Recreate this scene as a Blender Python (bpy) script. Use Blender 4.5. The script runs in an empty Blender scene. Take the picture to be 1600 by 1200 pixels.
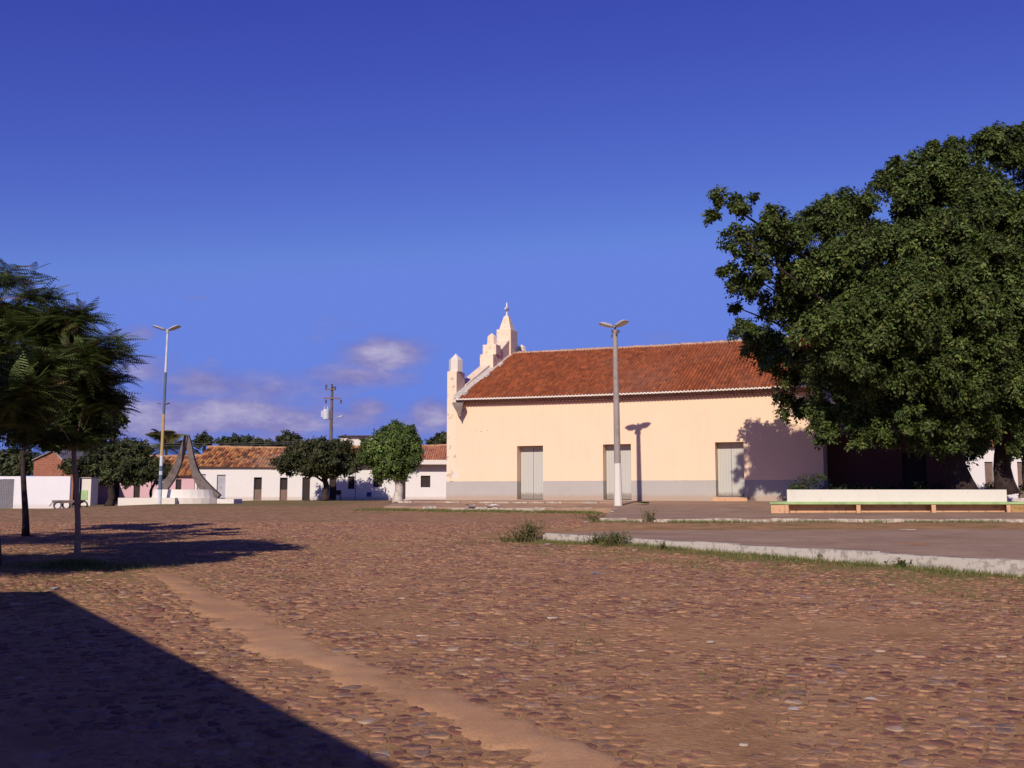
import bpy, math, random
import numpy as np
from mathutils import Vector, noise as mnoise
random.seed(7); RS = np.random.RandomState(11)
scene = bpy.context.scene
COL = scene.collection
F = 1550.0; PITCH = math.atan(170.0/F); EYE = 1.6
cp, sp = math.cos(PITCH), math.sin(PITCH)

# ---------------------------------------------------------------- camera
cam = bpy.data.cameras.new('camera'); co = bpy.data.objects.new('camera', cam); COL.objects.link(co)
co.location = (0, 0, EYE); co.rotation_euler = (math.pi/2 + PITCH, 0, 0)
cam.sensor_width = 36; cam.lens = 36*F/1600; cam.clip_end = 5000; cam.clip_start = 0.1
scene.camera = co

def ray(px, py):
    dx = (px-800)/F; dy = (600-py)/F
    return Vector((dx, cp - dy*sp, sp + dy*cp))
def W(px, py, Y):
    d = ray(px, py); t = Y/d.y
    return Vector((d.x*t, Y, EYE + d.z*t))

# ---------------------------------------------------------------- ground height
GY = [-60, 4, 7, 14, 20, 30, 40, 50, 60, 91, 120, 4000]
GD = [1.62, 1.56, 1.46, 1.27, 1.17, 1.10, .95, .80, .74, .66, .66, .9]
def sstep(a, b, x):
    t = np.clip((x-a)/(b-a), 0, 1); return t*t*(3-2*t)
K0 = W(848, 834.5, 1); K1 = W(1600, 878.5, 1)
def onplane(px, py, drop):
    d = ray(px, py); t = -drop/d.z; return Vector((d.x*t, d.y*t, EYE-drop))
KA = onplane(848, 834.5, .97); KB = onplane(1600, 878.5, .97)
kd = (KB-KA).normalized(); kn = Vector((-kd.y, kd.x, 0))          # towards the plaza
if kn.y < 0: kn = -kn
def H(x, y):
    x = np.asarray(x, float); y = np.asarray(y, float)
    d = np.interp(y, GY, GD)
    d = d + .34*sstep(-22.5, -29, x)*sstep(45, 60, y)*sstep(140, 95, y)
    d = d - .05*np.sin(x*.33+1)*np.sin(y*.27)*sstep(8, 20, y)*sstep(45, 30, y)*.5
    # terrace behind the kerb
    sd = (x-KA.x)*kn.x + (y-KA.y)*kn.y
    al = (x-KA.x)*kd.x + (y-KA.y)*kd.y
    m = sstep(.20, .42, sd)*np.maximum(sstep(-4.0, -.3, al), sstep(26.5, 29.5, y)*sstep(.5, 2.6, x))*sstep(52, 44, y)
    m2 = sstep(-2, 6, al)*0 + m
    tz = np.minimum(.975-.075*sstep(26, 29, y), d)
    d = d*(1-m2) + tz*m2
    return EYE - d + .085*np.exp(-(np.minimum(sd, 0)/1.3)**2)*sstep(0, 3, x)*(1-m2)*sstep(26, 22, y)
def Hs(x, y): return float(H(x, y))
def G(px, py):
    d = ray(px, py); lo = 3.0; t = lo
    while t < 300:
        p = Vector((0, 0, EYE)) + d*t
        if p.z < Hs(p.x, p.y): break
        t *= 1.004
    return Vector((p.x, p.y, Hs(p.x, p.y)))

# ---------------------------------------------------------------- materials
def newmat(name):
    m = bpy.data.materials.new(name); m.use_nodes = True
    nt = m.node_tree; b = nt.nodes['Principled BSDF']
    b.inputs['Specular IOR Level'].default_value = .25
    return m, nt, b
def N(nt, t, **kw):
    n = nt.nodes.new(t)
    for k, v in kw.items():
        if hasattr(n, k) and not k[0].isupper(): setattr(n, k, v)
    return n
def L(nt, a, b): nt.links.new(a, b)
def noise_n(nt, scale, detail=4, rough=.6, vec=None, dist=0):
    n = nt.nodes.new('ShaderNodeTexNoise'); n.inputs['Scale'].default_value = scale
    n.inputs['Detail'].default_value = detail; n.inputs['Roughness'].default_value = rough
    n.inputs['Distortion'].default_value = dist
    if vec: nt.links.new(vec, n.inputs['Vector'])
    return n
def ramp(nt, fac, stops, interp='LINEAR'):
    r = nt.nodes.new('ShaderNodeValToRGB'); r.color_ramp.interpolation = interp
    el = r.color_ramp.elements
    while len(el) < len(stops): el.new(.5)
    for e, (p, c) in zip(el, stops):
        e.position = p; e.color = (c[0], c[1], c[2], 1) if not isinstance(c, (int, float)) else (c, c, c, 1)
    nt.links.new(fac, r.inputs['Fac']); return r
def mix(nt, fac, a, b, mode='MIX'):
    m = nt.nodes.new('ShaderNodeMix'); m.data_type = 'RGBA'; m.blend_type = mode; m.clamp_factor = True
    for s, v in ((0, fac), (6, a), (7, b)):
        if isinstance(v, (int, float)): m.inputs[s].default_value = v
        elif isinstance(v, tuple): m.inputs[s].default_value = (*v[:3], 1)
        else: nt.links.new(v, m.inputs[s])
    return m.outputs[2]
def math_n(nt, op, a, b=None):
    m = nt.nodes.new('ShaderNodeMath'); m.operation = op
    for i, v in enumerate((a, b)):
        if v is None: continue
        if isinstance(v, (int, float)): m.inputs[i].default_value = v
        else: nt.links.new(v, m.inputs[i])
    return m.outputs[0]
def bump(nt, b, h, strength=.4, dist=.02):
    n = nt.nodes.new('ShaderNodeBump'); n.inputs['Strength'].default_value = strength
    n.inputs['Distance'].default_value = dist
    nt.links.new(h, n.inputs['Height']); nt.links.new(n.outputs[0], b.inputs['Normal'])
def geo(nt): return nt.nodes.new('ShaderNodeNewGeometry').outputs['Position']

def mat_plain(name, col, rough=.8, var=.12, scale=3, bs=.2, metal=0, fine=40):
    m, nt, b = newmat(name); P = geo(nt)
    n1 = noise_n(nt, scale, 6, .65, P); n2 = noise_n(nt, fine, 3, .6, P)
    dark = tuple(c*(1-var*2) for c in col); lite = tuple(min(1, c*(1+var)) for c in col)
    r = ramp(nt, n1.outputs[0], [(.3, dark), (.5, col), (.75, lite)])
    c2 = mix(nt, .25, r.outputs[0], ramp(nt, n2.outputs[0], [(.3, (.6,)*3), (.7, (1.,)*3)]).outputs[0], 'MULTIPLY')
    L(nt, c2, b.inputs['Base Color']); b.inputs['Roughness'].default_value = rough
    b.inputs['Metallic'].default_value = metal
    bump(nt, b, n2.outputs[0], bs, .01)
    return m
def mat_wall(name, col, band=None, bandz=None, dirt=(.35, .24, .16), dz=None, dirt_amt=.5, peel=0.0, peels=2.2):
    """painted plaster; optional painted band below bandz; splash dirt with uneven edge near the ground"""
    m, nt, b = newmat(name); P = geo(nt)
    sx = nt.nodes.new('ShaderNodeSeparateXYZ'); L(nt, P, sx.inputs[0])
    n1 = noise_n(nt, .8, 6, .6, P); n2 = noise_n(nt, 9, 5, .65, P); n3 = noise_n(nt, 60, 2, .5, P)
    base = mix(nt, n1.outputs[0], tuple(c*.93 for c in col), tuple(min(1, c*1.05) for c in col))
    if band:
        wob = math_n(nt, 'MULTIPLY', n2.outputs[0], .06); 
        z = math_n(nt, 'SUBTRACT', sx.outputs[2], wob)
        f = math_n(nt, 'LESS_THAN', z, bandz)
        bc = mix(nt, n1.outputs[0], tuple(c*.9 for c in band), tuple(c*1.08 for c in band))
        base = mix(nt, f, base, bc)
    # vertical streaks
    mp = nt.nodes.new('ShaderNodeMapping'); mp.inputs['Scale'].default_value = (3, 3, .25); L(nt, P, mp.inputs[0])
    st = noise_n(nt, 1.6, 5, .7, mp.outputs[0])
    base = mix(nt, ramp(nt, st.outputs[0], [(.56, 0.), (.85, .14)]).outputs[0], base, tuple(c*.7 for c in dirt))
    if dz is not None:
        zz = math_n(nt, 'SUBTRACT', sx.outputs[2], dz)
        zz = math_n(nt, 'ADD', zz, math_n(nt, 'MULTIPLY', n2.outputs[0], -.35))
        f = ramp(nt, zz, [(.0, dirt_amt), (.18, 0.)]).outputs[0]
        base = mix(nt, f, base, dirt)
    if peel:
        f = ramp(nt, noise_n(nt, peels, 7, .7, P).outputs[0], [(.66-peel, 0.), (.70-peel, .8)]).outputs[0]
        base = mix(nt, f, base, tuple(c*.55 for c in col))
    L(nt, base, b.inputs['Base Color']); b.inputs['Roughness'].default_value = .9
    hh = math_n(nt, 'ADD', n3.outputs[0], math_n(nt, 'MULTIPLY', n2.outputs[0], 1.5))
    bump(nt, b, hh, .25, .012)
    return m
def mat_attr(name, attr='Col', rough=.8, var=.25, scale=8, bs=.3, trans=0, spec=.25):
    m, nt, b = newmat(name); P = geo(nt)
    a = nt.nodes.new('ShaderNodeVertexColor'); a.layer_name = attr
    n = noise_n(nt, scale, 5, .65, P)
    c = mix(nt, var, a.outputs[0], ramp(nt, n.outputs[0], [(.3, (.35,)*3), (.7, (1.4,)*3)]).outputs[0], 'MULTIPLY')
    L(nt, c, b.inputs['Base Color']); b.inputs['Roughness'].default_value = rough
    b.inputs['Specular IOR Level'].default_value = spec
    if bs: bump(nt, b, noise_n(nt, scale*5, 4, .6, P).outputs[0], bs, .01)
    if trans:
        t = nt.nodes.new('ShaderNodeBsdfTranslucent'); L(nt, c, t.inputs[0])
        mx = nt.nodes.new('ShaderNodeMixShader'); mx.inputs[0].default_value = trans
        L(nt, b.outputs[0], mx.inputs[1]); L(nt, t.outputs[0], mx.inputs[2])
        L(nt, mx.outputs[0], nt.nodes['Material Output'].inputs[0])
    return m

def mat_stone():
    m, nt, b = newmat('cobble_stone'); P = geo(nt)
    a = nt.nodes.new('ShaderNodeVertexColor'); a.layer_name = 'Col'
    n = noise_n(nt, 14, 5, .65, P); d = noise_n(nt, 5.5, 7, .7, P); f = noise_n(nt, 70, 4, .6, P)
    c = mix(nt, .5, a.outputs[0], ramp(nt, n.outputs[0], [(.3, (.45,)*3), (.7, (1.3,)*3)]).outputs[0], 'MULTIPLY')
    dust = mix(nt, f.outputs[0], (.37, .195, .10), (.51, .288, .145))
    c = mix(nt, ramp(nt, d.outputs[0], [(.46, 0.), (.60, .85)]).outputs[0], c, dust)
    L(nt, c, b.inputs['Base Color']); b.inputs['Roughness'].default_value = .9; b.inputs['Specular IOR Level'].default_value = .1
    bump(nt, b, math_n(nt, 'ADD', f.outputs[0], n.outputs[0]), .7, .014)
    return m
M = {}
# ---------------------------------------------------------------- builders
class MB:
    def __init__(s): s.v = []; s.f = []; s.m = []; s.c = []; s.cur = None
    def quad(s, pts, mi=0, col=None):
        n = len(s.v); s.v += [tuple(p) for p in pts]; s.f.append(tuple(range(n, n+len(pts)))); s.m.append(mi)
        s.c += [col or (1, 1, 1)]*len(pts)
    def hexa(s, p, mi=0):     # p: 4 bottom ccw, 4 top ccw
        n = len(s.v); s.v += [tuple(q) for q in p]; s.c += [(1, 1, 1)]*8
        for f in ((3,2,1,0), (4,5,6,7), (0,1,5,4), (1,2,6,5), (2,3,7,6), (3,0,4,7)):
            s.f.append(tuple(n+i for i in f)); s.m.append(mi)
    def box(s, x0, x1, y0, y1, z0, z1, T=None, mi=0):
        T = T or (lambda a, b, c: (a, b, c))
        s.hexa([T(x0,y0,z0), T(x1,y0,z0), T(x1,y1,z0), T(x0,y1,z0), T(x0,y0,z1), T(x1,y0,z1), T(x1,y1,z1), T(x0,y1,z1)], mi)
    def tube(s, pts, rad, sides=8, mi=0, cap=True, jit=0):
        pts = [Vector(p) for p in pts]; base = len(s.v)
        if isinstance(rad, (int, float)): rad = [rad]*len(pts)
        ref = None
        for i, p in enumerate(pts):
            d = (pts[min(i+1, len(pts)-1)] - pts[max(i-1, 0)]).normalized()
            if ref is None:
                ref = d.cross(Vector((0, 1, 0))) if abs(d.y) < .9 else d.cross(Vector((1, 0, 0)))
            ref = (ref - d*ref.dot(d)).normalized(); o = d.cross(ref)
            for k in range(sides):
                a = 2*math.pi*k/sides; r = rad[i]*(1+random.uniform(-jit, jit))
                s.v.append(tuple(p + ref*math.cos(a)*r + o*math.sin(a)*r)); s.c.append((1, 1, 1))
        for i in range(len(pts)-1):
            mm = mi[i] if isinstance(mi, (list, tuple)) else mi
            for k in range(sides):
                a = base+i*sides+k; b_ = base+i*sides+(k+1) % sides
                s.f.append((a, b_, b_+sides, a+sides)); s.m.append(mm)
        if cap:
            mm = mi[0] if isinstance(mi, (list, tuple)) else mi
            s.f.append(tuple(base+k for k in range(sides))[::-1]); s.m.append(mm)
            e = base+(len(pts)-1)*sides; s.f.append(tuple(e+k for k in range(sides))); s.m.append(mm)
    def build(s, name, mats, parent=None, smooth=False, origin=None, bevel=0):
        me = bpy.data.meshes.new(name)
        o = origin if origin is not None else (parent.location if parent else None)
        P0 = Vector(o) if o is not None else Vector((0, 0, 0))
        v = [(a-P0.x, b-P0.y, c-P0.z) for a, b, c in s.v]
        me.from_pydata(v, [], s.f); me.update()
        if not isinstance(mats, (list, tuple)): mats = [mats]
        for mm in mats: me.materials.append(mm)
        me.polygons.foreach_set('material_index', s.m)
        if smooth: me.polygons.foreach_set('use_smooth', [True]*len(s.f))
        if any(c != (1, 1, 1) for c in s.c):
            at = me.color_attributes.new('Col', 'FLOAT_COLOR', 'POINT')
            at.data.foreach_set('color', np.array([(a, b, c, 1) for a, b, c in s.c], np.float32).ravel())
        ob = bpy.data.objects.new(name, me); COL.objects.link(ob)
        if parent: ob.parent = parent
        else: ob.location = P0
        if bevel:
            bv = ob.modifiers.new('bevel', 'BEVEL'); bv.width = bevel; bv.segments = 2; bv.limit_method = 'ANGLE'
        return ob
def np_mesh(name, V, Q, mat, cols=None, parent=None, smooth=False, origin=(0, 0, 0)):
    """V (n,3), Q (m,k) fixed-size faces"""
    me = bpy.data.meshes.new(name); n = len(V); m, k = Q.shape
    O = np.array(parent.location if parent else origin, float)
    me.vertices.add(n); me.vertices.foreach_set('co', (np.asarray(V)-O).astype(np.float32).ravel())
    me.loops.add(m*k); me.loops.foreach_set('vertex_index', Q.astype(np.int32).ravel())
    me.polygons.add(m); me.polygons.foreach_set('loop_start', np.arange(0, m*k, k, dtype=np.int32))
    me.polygons.foreach_set('use_smooth', np.full(m, smooth))
    me.update(calc_edges=True); me.validate()
    me.materials.append(mat)
    if cols is not None:
        at = me.color_attributes.new('Col', 'FLOAT_COLOR', 'POINT')
        c4 = np.ones((n, 4), np.float32); c4[:, :3] = cols; at.data.foreach_set('color', c4.ravel())
    ob = bpy.data.objects.new(name, me); COL.objects.link(ob)
    if parent: ob.parent = parent
    else: ob.location = O
    return ob
def empty(name, loc):
    o = bpy.data.objects.new(name, None); COL.objects.link(o); o.location = loc; o.empty_display_size = .3; return o
def tag(o, label=None, cat=None, group=None, kind=None):
    if label: o['label'] = label
    if cat: o['category'] = cat
    if group: o['group'] = group
    if kind: o['kind'] = kind
    return o

# ---------------------------------------------------------------- material set
M['church'] = mat_wall('plaster_peach', (.84, .60, .41), band=(.44, .40, .36), bandz=2.16, dz=1.20, dirt=(.42, .27, .17), dirt_amt=.6)
M['church_top'] = mat_wall('plaster_peach_weathered', (.80, .62, .45), dirt=(.10, .07, .06), peel=.09, peels=3)
M['white'] = mat_wall('plaster_white', (.72, .67, .63), dz=.95, dirt=(.45, .33, .24), dirt_amt=.5)
M['white_low'] = mat_wall('plaster_white_boundary', (.74, .70, .70), dz=.55, dirt=(.45, .33, .24), dirt_amt=.3)
M['pink'] = mat_wall('plaster_pink', (.62, .38, .40), dz=.95, dirt=(.4, .25, .2))
M['red_wall_shaded'] = mat_wall('plaster_red_with_shade', (.11, .045, .038), dz=1.2)  # red plaster darkened: deep shade under the tree is put into the colour
M['door_grey'] = mat_wall('door_paint_grey', (.50, .48, .43), dz=1.30, dirt=(.22, .17, .13), dirt_amt=.8)
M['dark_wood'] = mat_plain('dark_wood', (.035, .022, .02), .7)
M['brown_wood'] = mat_plain('brown_wood', (.20, .13, .10), .7)
M['grey_door2'] = mat_plain('faded_door', (.42, .40, .43), .7)
M['whitewash'] = mat_wall('whitewash', (.72, .66, .58), dirt=(.25, .17, .12), peel=.04)
M['kerb'] = mat_wall('kerb_whitewash', (.56, .49, .41), dirt=(.22, .15, .11), peel=.15, peels=7)
M['kerb_worn'] = mat_wall('kerb_worn_lime', (.52, .43, .34), dirt=(.2, .12, .09), peel=.18, peels=5)
M['bench_white'] = mat_wall('bench_white_paint', (.70, .63, .54), dirt=(.3, .22, .15), peel=.02, peels=9)
M['bench_green'] = mat_plain('bench_green_paint', (.36, .48, .20), .7, .15)
M['bench_orange'] = mat_wall('bench_orange_paint', (.62, .36, .20), dirt=(.25, .17, .08), peel=.10, peels=5)
M['bench_mossy'] = mat_plain('bench_mossy_paint', (.42, .25, .09), .9, .25, 6)
M['concrete'] = mat_plain('concrete', (.34, .28, .25), .85, .15, 4)
M['concrete_dark'] = mat_plain('weathered_concrete', (.155, .12, .105), .85, .25, 3)
M['lamp_alu'] = mat_plain('lamp_aluminium', (.55, .52, .52), .5, .1, metal=.3)
M['lamp_dark'] = mat_plain('lamp_dark', (.12, .10, .10), .6)
M['blue_p'] = mat_plain('blue_paint', (.10, .14, .20), .5, .1)
M['yellow_p'] = mat_plain('yellow_paint', (.48, .33, .13), .5, .1)
M['palewhite_p'] = mat_plain('pale_paint', (.6, .6, .62), .5, .1)
M['gate'] = mat_plain('gate_metal', (.20, .18, .20), .6, .1)
M['green_p'] = mat_plain('green_paint', (.36, .50, .24), .7, .1)
M['sign_blue'] = mat_plain('blue_panel', (.04, .06, .22), .6, .1)
M['tile_new'] = mat_attr('roof_tile_red', rough=.85, var=.3, scale=1.2, bs=.4)
M['tile_old'] = mat_attr('roof_tile_old', rough=.9, var=.3, scale=1.5, bs=.4)
M['mortar'] = mat_plain('roof_mortar', (.62, .54, .46), .9, .25, 5)
M['stone'] = mat_stone()
M['leaf'] = mat_attr('leaf', rough=.5, var=.15, scale=2, bs=0, trans=.12, spec=.14)
M['leaf_far'] = mat_attr('leaf_far', rough=.6, var=.15, scale=1, bs=0, trans=.15)
M['grass'] = mat_attr('grass_blade', rough=.7, var=.2, scale=3, bs=0, trans=.2)
M['bark'] = mat_plain('bark', (.13, .085, .065), .9, .3, 5, .6, fine=25)
M['bark_dark'] = mat_plain('bark_dark', (.05, .032, .028), .9, .3, 5, .6, fine=25)
M['bark_lime'] = mat_plain('bark_limewashed', (.55, .47, .40), .9, .2, 4, .6, fine=20)
M['soil'] = mat_plain('soil', (.12, .07, .05), .95, .3, 3, .6)

def mat_ground():
    m, nt, b = newmat('ground_dirt'); P = geo(nt)
    sx = nt.nodes.new('ShaderNodeSeparateXYZ'); L(nt, P, sx.inputs[0])
    n1 = noise_n(nt, .35, 8, .62, P); n2 = noise_n(nt, 2.5, 6, .65, P); n3 = noise_n(nt, 22, 5, .7, P); n4 = noise_n(nt, 120, 3, .7, P)
    dirt = ramp(nt, n2.outputs[0], [(.28, (.35, .18, .083)), (.5, (.46, .248, .118)), (.72, (.56, .32, .16))]).outputs[0]
    dirt = mix(nt, .5, dirt, ramp(nt, n3.outputs[0], [(.3, (.5,)*3), (.7, (1.15,)*3)]).outputs[0], 'MULTIPLY')
    # far paving stones (as a pattern), only where the modelled ones thin out
    vo = nt.nodes.new('ShaderNodeTexVoronoi'); vo.inputs['Scale'].default_value = 4.6; L(nt, P, vo.inputs['Vector'])
    vs = nt.nodes.new('ShaderNodeSeparateColor'); L(nt, vo.outputs['Color'], vs.inputs[0])
    sc = ramp(nt, vs.outputs[0], [(0, (.20, .085, .065)), (.35, (.27, .125, .085)), (.6, (.24, .13, .10)), (.85, (.38, .20, .13)), (1, (.56, .40, .28))]).outputs[0]
    gap = ramp(nt, vo.outputs['Distance'], [(.42, 1.), (.6, 0.)]).outputs[0]
    yf = ramp(nt, math_n(nt, 'MULTIPLY', sx.outputs[1], .01), [(.27, 0.), (.33, 1.)]).outputs[0]
    far = math_n(nt, 'MULTIPLY', math_n(nt, 'MULTIPLY', gap, yf), .75)
    c = mix(nt, far, dirt, sc)
    # green cover painted in by vertex attribute, broken by noise
    a = nt.nodes.new('ShaderNodeVertexColor'); a.layer_name = 'Col'
    ag = nt.nodes.new('ShaderNodeSeparateColor'); L(nt, a.outputs[0], ag.inputs[0])
    g = math_n(nt, 'ADD', ag.outputs[1], math_n(nt, 'MULTIPLY', math_n(nt, 'SUBTRACT', noise_n(nt, 1.1, 9, .75, P).outputs[0], .5), 2.2))
    gf = ramp(nt, g, [(.42, 0.), (.72, .8)]).outputs[0]
    gc = ramp(nt, n3.outputs[0], [(.3, (.13, .115, .035)), (.55, (.23, .175, .06)), (.75, (.35, .23, .10))]).outputs[0]
    c = mix(nt, gf, c, gc)
    c = mix(nt, math_n(nt, 'MULTIPLY', ag.outputs[2], .8), c, mix(nt, n2.outputs[0], (.45, .24, .115), (.55, .305, .15)))
    L(nt, c, b.inputs['Base Color']); b.inputs['Roughness'].default_value = .95; b.inputs['Specular IOR Level'].default_value = .1
    hh = math_n(nt, 'ADD', math_n(nt, 'MULTIPLY', n4.outputs[0], .5), math_n(nt, 'MULTIPLY', n3.outputs[0], 2.0))
    hh = math_n(nt, 'ADD', hh, math_n(nt, 'MULTIPLY', far, 1.5))
    bump(nt, b, hh, .7, .025)
    return m
M['ground'] = mat_ground()
def mat_pave(name, c0, c1, c2, joint=True, stain=(.16, .10, .085)):
    m, nt, b = newmat(name); P = geo(nt)
    mp = nt.nodes.new('ShaderNodeMapping'); mp.inputs['Scale'].default_value = (.8, 1.2, 1); L(nt, P, mp.inputs[0])
    n1 = noise_n(nt, .9, 8, .68, mp.outputs[0]); n2 = noise_n(nt, 5, 6, .65, P); n3 = noise_n(nt, 45, 4, .7, P)
    c = ramp(nt, n1.outputs[0], [(.3, c0), (.5, c1), (.72, c2)]).outputs[0]
    c = mix(nt, .45, c, ramp(nt, n3.outputs[0], [(.3, (.55,)*3), (.7, (1.15,)*3)]).outputs[0], 'MULTIPLY')
    c = mix(nt, ramp(nt, n2.outputs[0], [(.58, 0.), (.7, .6)]).outputs[0], c, stain)
    L(nt, c, b.inputs['Base Color']); b.inputs['Roughness'].default_value = .9
    bump(nt, b, math_n(nt, 'ADD', n3.outputs[0], n2.outputs[0]), .5, .015)
    return m
M['pave'] = mat_pave('plaza_cement', (.28, .17, .105), (.37, .235, .15), (.49, .33, .21))
M['pave2'] = mat_pave('platform_cement', (.25, .155, .10), (.36, .225, .145), (.48, .32, .205))
M['sand'] = mat_pave('sand', (.43, .225, .105), (.49, .265, .13), (.55, .31, .155), stain=(.39, .20, .10))

# ---------------------------------------------------------------- ground mesh
PATH = [(250, 898, 8), (300, 926, 14), (345, 948, 22), (400, 983, 32), (470, 1018, 44), (540, 1042, 34), (600, 1070, 34), (680, 1100, 52), (760, 1135, 62), (850, 1172, 70), (960, 1225, 90), (1080, 1300, 110)]
pathw = []
for px, py, w in PATH:
    p = G(px, py); q = G(px, py+w*.5); pathw.append((p.x, p.y, max(.18, (p-q).length*.42)))
def path_mask(x, y):
    best = np.full(np.shape(x), -9.)
    for (x0, y0, w0), (x1, y1, w1) in zip(pathw[:-1], pathw[1:]):
        dx, dy = x1-x0, y1-y0; t = np.clip(((x-x0)*dx+(y-y0)*dy)/(dx*dx+dy*dy), 0, 1)
        d = np.hypot(x-x0-t*dx, y-y0-t*dy); w = w0+(w1-w0)*t
        best = np.maximum(best, 1-d/w)
    return best        # >0 inside
def vnoise(x, y, s, seed=0.):
    out = np.empty(np.shape(x)); xf = np.ravel(x); yf = np.ravel(y); of = out.ravel()
    for i in range(xf.size): of[i] = mnoise.fractal((xf[i]*s+seed, yf[i]*s-seed, seed), .7, 2.1, 4)
    return of.reshape(np.shape(x))

def gridmesh(xs, ys): 
    X, Y = np.meshgrid(xs, ys); n, m = X.shape
    idx = np.arange(n*m).reshape(n, m)
    Q = np.stack([idx[:-1, :-1], idx[:-1, 1:], idx[1:, 1:], idx[1:, :-1]], -1).reshape(-1, 4)
    return X, Y, Q
tt = G(120, 886)        # foot of the near left tree
def axis(segs):
    out = []
    for a, b, st in segs: out += list(np.arange(a, b, st))
    return np.array(out + [segs[-1][1]])
xs = axis([(-2500, -200, 400), (-200, -60, 14), (-60, -20, 1.6), (-20, 20, .22), (20, 60, 1.6), (60, 200, 14), (200, 2500, 400)])
ys = axis([(-60, 2, 4), (2, 36, .22), (36, 60, .6), (60, 120, 4), (120, 400, 28), (400, 3000, 400)])
X, Y, Q = gridmesh(xs, ys)
Z = H(X, Y)
near = (abs(X) < 20) & (Y > 2) & (Y < 36)
nz = np.zeros_like(Z); nz[near] = vnoise(X[near], Y[near], .8, 3.3)*.02
Z = Z+nz
# green amount
sdk = (X-KA.x)*kn.x + (Y-KA.y)*kn.y; alk = (X-KA.x)*kd.x + (Y-KA.y)*kd.y
green = np.zeros_like(Z)+.23
green = np.maximum(green, .95*np.exp(-((sdk+.45)/.55)**2)*(alk > -2)*(sdk < .1))
green = np.maximum(green, .66*np.exp(-((sdk+1.3)/1.3)**2)*(alk > -1)*(sdk < .1))
green = np.maximum(green, .85*np.exp(-((X-tt.x)**2/3+(Y-tt.y)**2/1.6)))
green = np.maximum(green, .62*sstep(-1, -6, X)*sstep(9, 13, Y)*sstep(28, 20, Y))
green = np.maximum(green, .50*sstep(36, 44, Y)*sstep(9, 3, X)*sstep(75, 66, Y))
green = np.maximum(green, .46*sstep(30, 36, Y)*sstep(-3, -7, X)*sstep(100, 90, Y))
green = np.maximum(green, .85*sstep(52, 60, Y)*sstep(-8, -12, X)*sstep(100, 90, Y))
green = np.maximum(green, .48*(sdk > .2)*(Y > 24.5)*(Y < 32))
pm = path_mask(X, Y); green = np.maximum(green, .42*np.exp(-((pm+.5)/.5)**2)*(Y < 30))
sand = np.clip(sstep(-.1, .25, pm), 0, 1)*1.0
fd = onplane(690, 868, 1.14)
sand = np.maximum(sand, .5*np.exp(-(((X-fd.x+.4)*.5)**2+((Y-fd.y)*1.8)**2)))
cols = np.stack([np.zeros_like(Z), green*(1-sand*.9), sand], -1).reshape(-1, 3)
g = np_mesh('ground', np.stack([X, Y, Z], -1).reshape(-1, 3), Q, M['ground'], cols, smooth=True)
tag(g, kind='structure')

# ---------------------------------------------------------------- dirt path
xs = np.arange(min(p[0] for p in pathw)-.8, max(p[0] for p in pathw)+.8, .07)
ys = np.arange(max(2.2, min(p[1] for p in pathw)-.5), max(p[1] for p in pathw)+.8, .07)
X, Y, Q = gridmesh(xs, ys); pmk = path_mask(X, Y)
sel = pmk > -.6
nn = np.zeros_like(X); nn[sel] = vnoise(X[sel], Y[sel], 1.6, 8.); vn2 = np.zeros_like(X); vn2[sel] = vnoise(X[sel], Y[sel], 6., 2.)
mk = pmk + nn*1.0 + vn2*.6
Zp = H(X, Y) + .03*np.clip(mk*2, -1, .5) + nn*.012
keep = (mk.ravel()[Q].max(1) > -.25)
V = np.stack([X, Y, Zp], -1).reshape(-1, 3); Q = Q[keep]
used = np.unique(Q); rm = np.zeros(len(V), int); rm[used] = np.arange(len(used))
tag(np_mesh('dirt_path', V[used], rm[Q], M['sand'], smooth=True), kind='structure')

# ---------------------------------------------------------------- cobblestones
def clip(poly, nx, ny, c):
    out = []; n = len(poly)
    for i in range(n):
        a = poly[i]; b = poly[(i+1) % n]; da = a[0]*nx+a[1]*ny-c; db = b[0]*nx+b[1]*ny-c
        if da <= 0: out.append(a)
        if (da < 0 < db) or (db < 0 < da):
            t = da/(da-db); out.append((a[0]+(b[0]-a[0])*t, a[1]+(b[1]-a[1])*t))
    return out
S = .128; R = random.Random(5)
cells = {}
def seedp(i, j):
    k = (i, j)
    if k not in cells:
        cells[k] = ((i+R.uniform(.12, .88)+.5*(j % 2))*S*1.12, (j+R.uniform(.12, .88))*S*.92)
    return cells[k]
pal = [(.175, .076, .060), (.215, .094, .068), (.25, .118, .076), (.205, .105, .08), (.29, .15, .09), (.33, .195, .13), (.25, .16, .13), (.46, .34, .25)]
wts = [5, 6, 5, 4, 3, 2, 2, .22]
SV = []; SF3 = []; SF4 = []; SC = []
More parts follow.
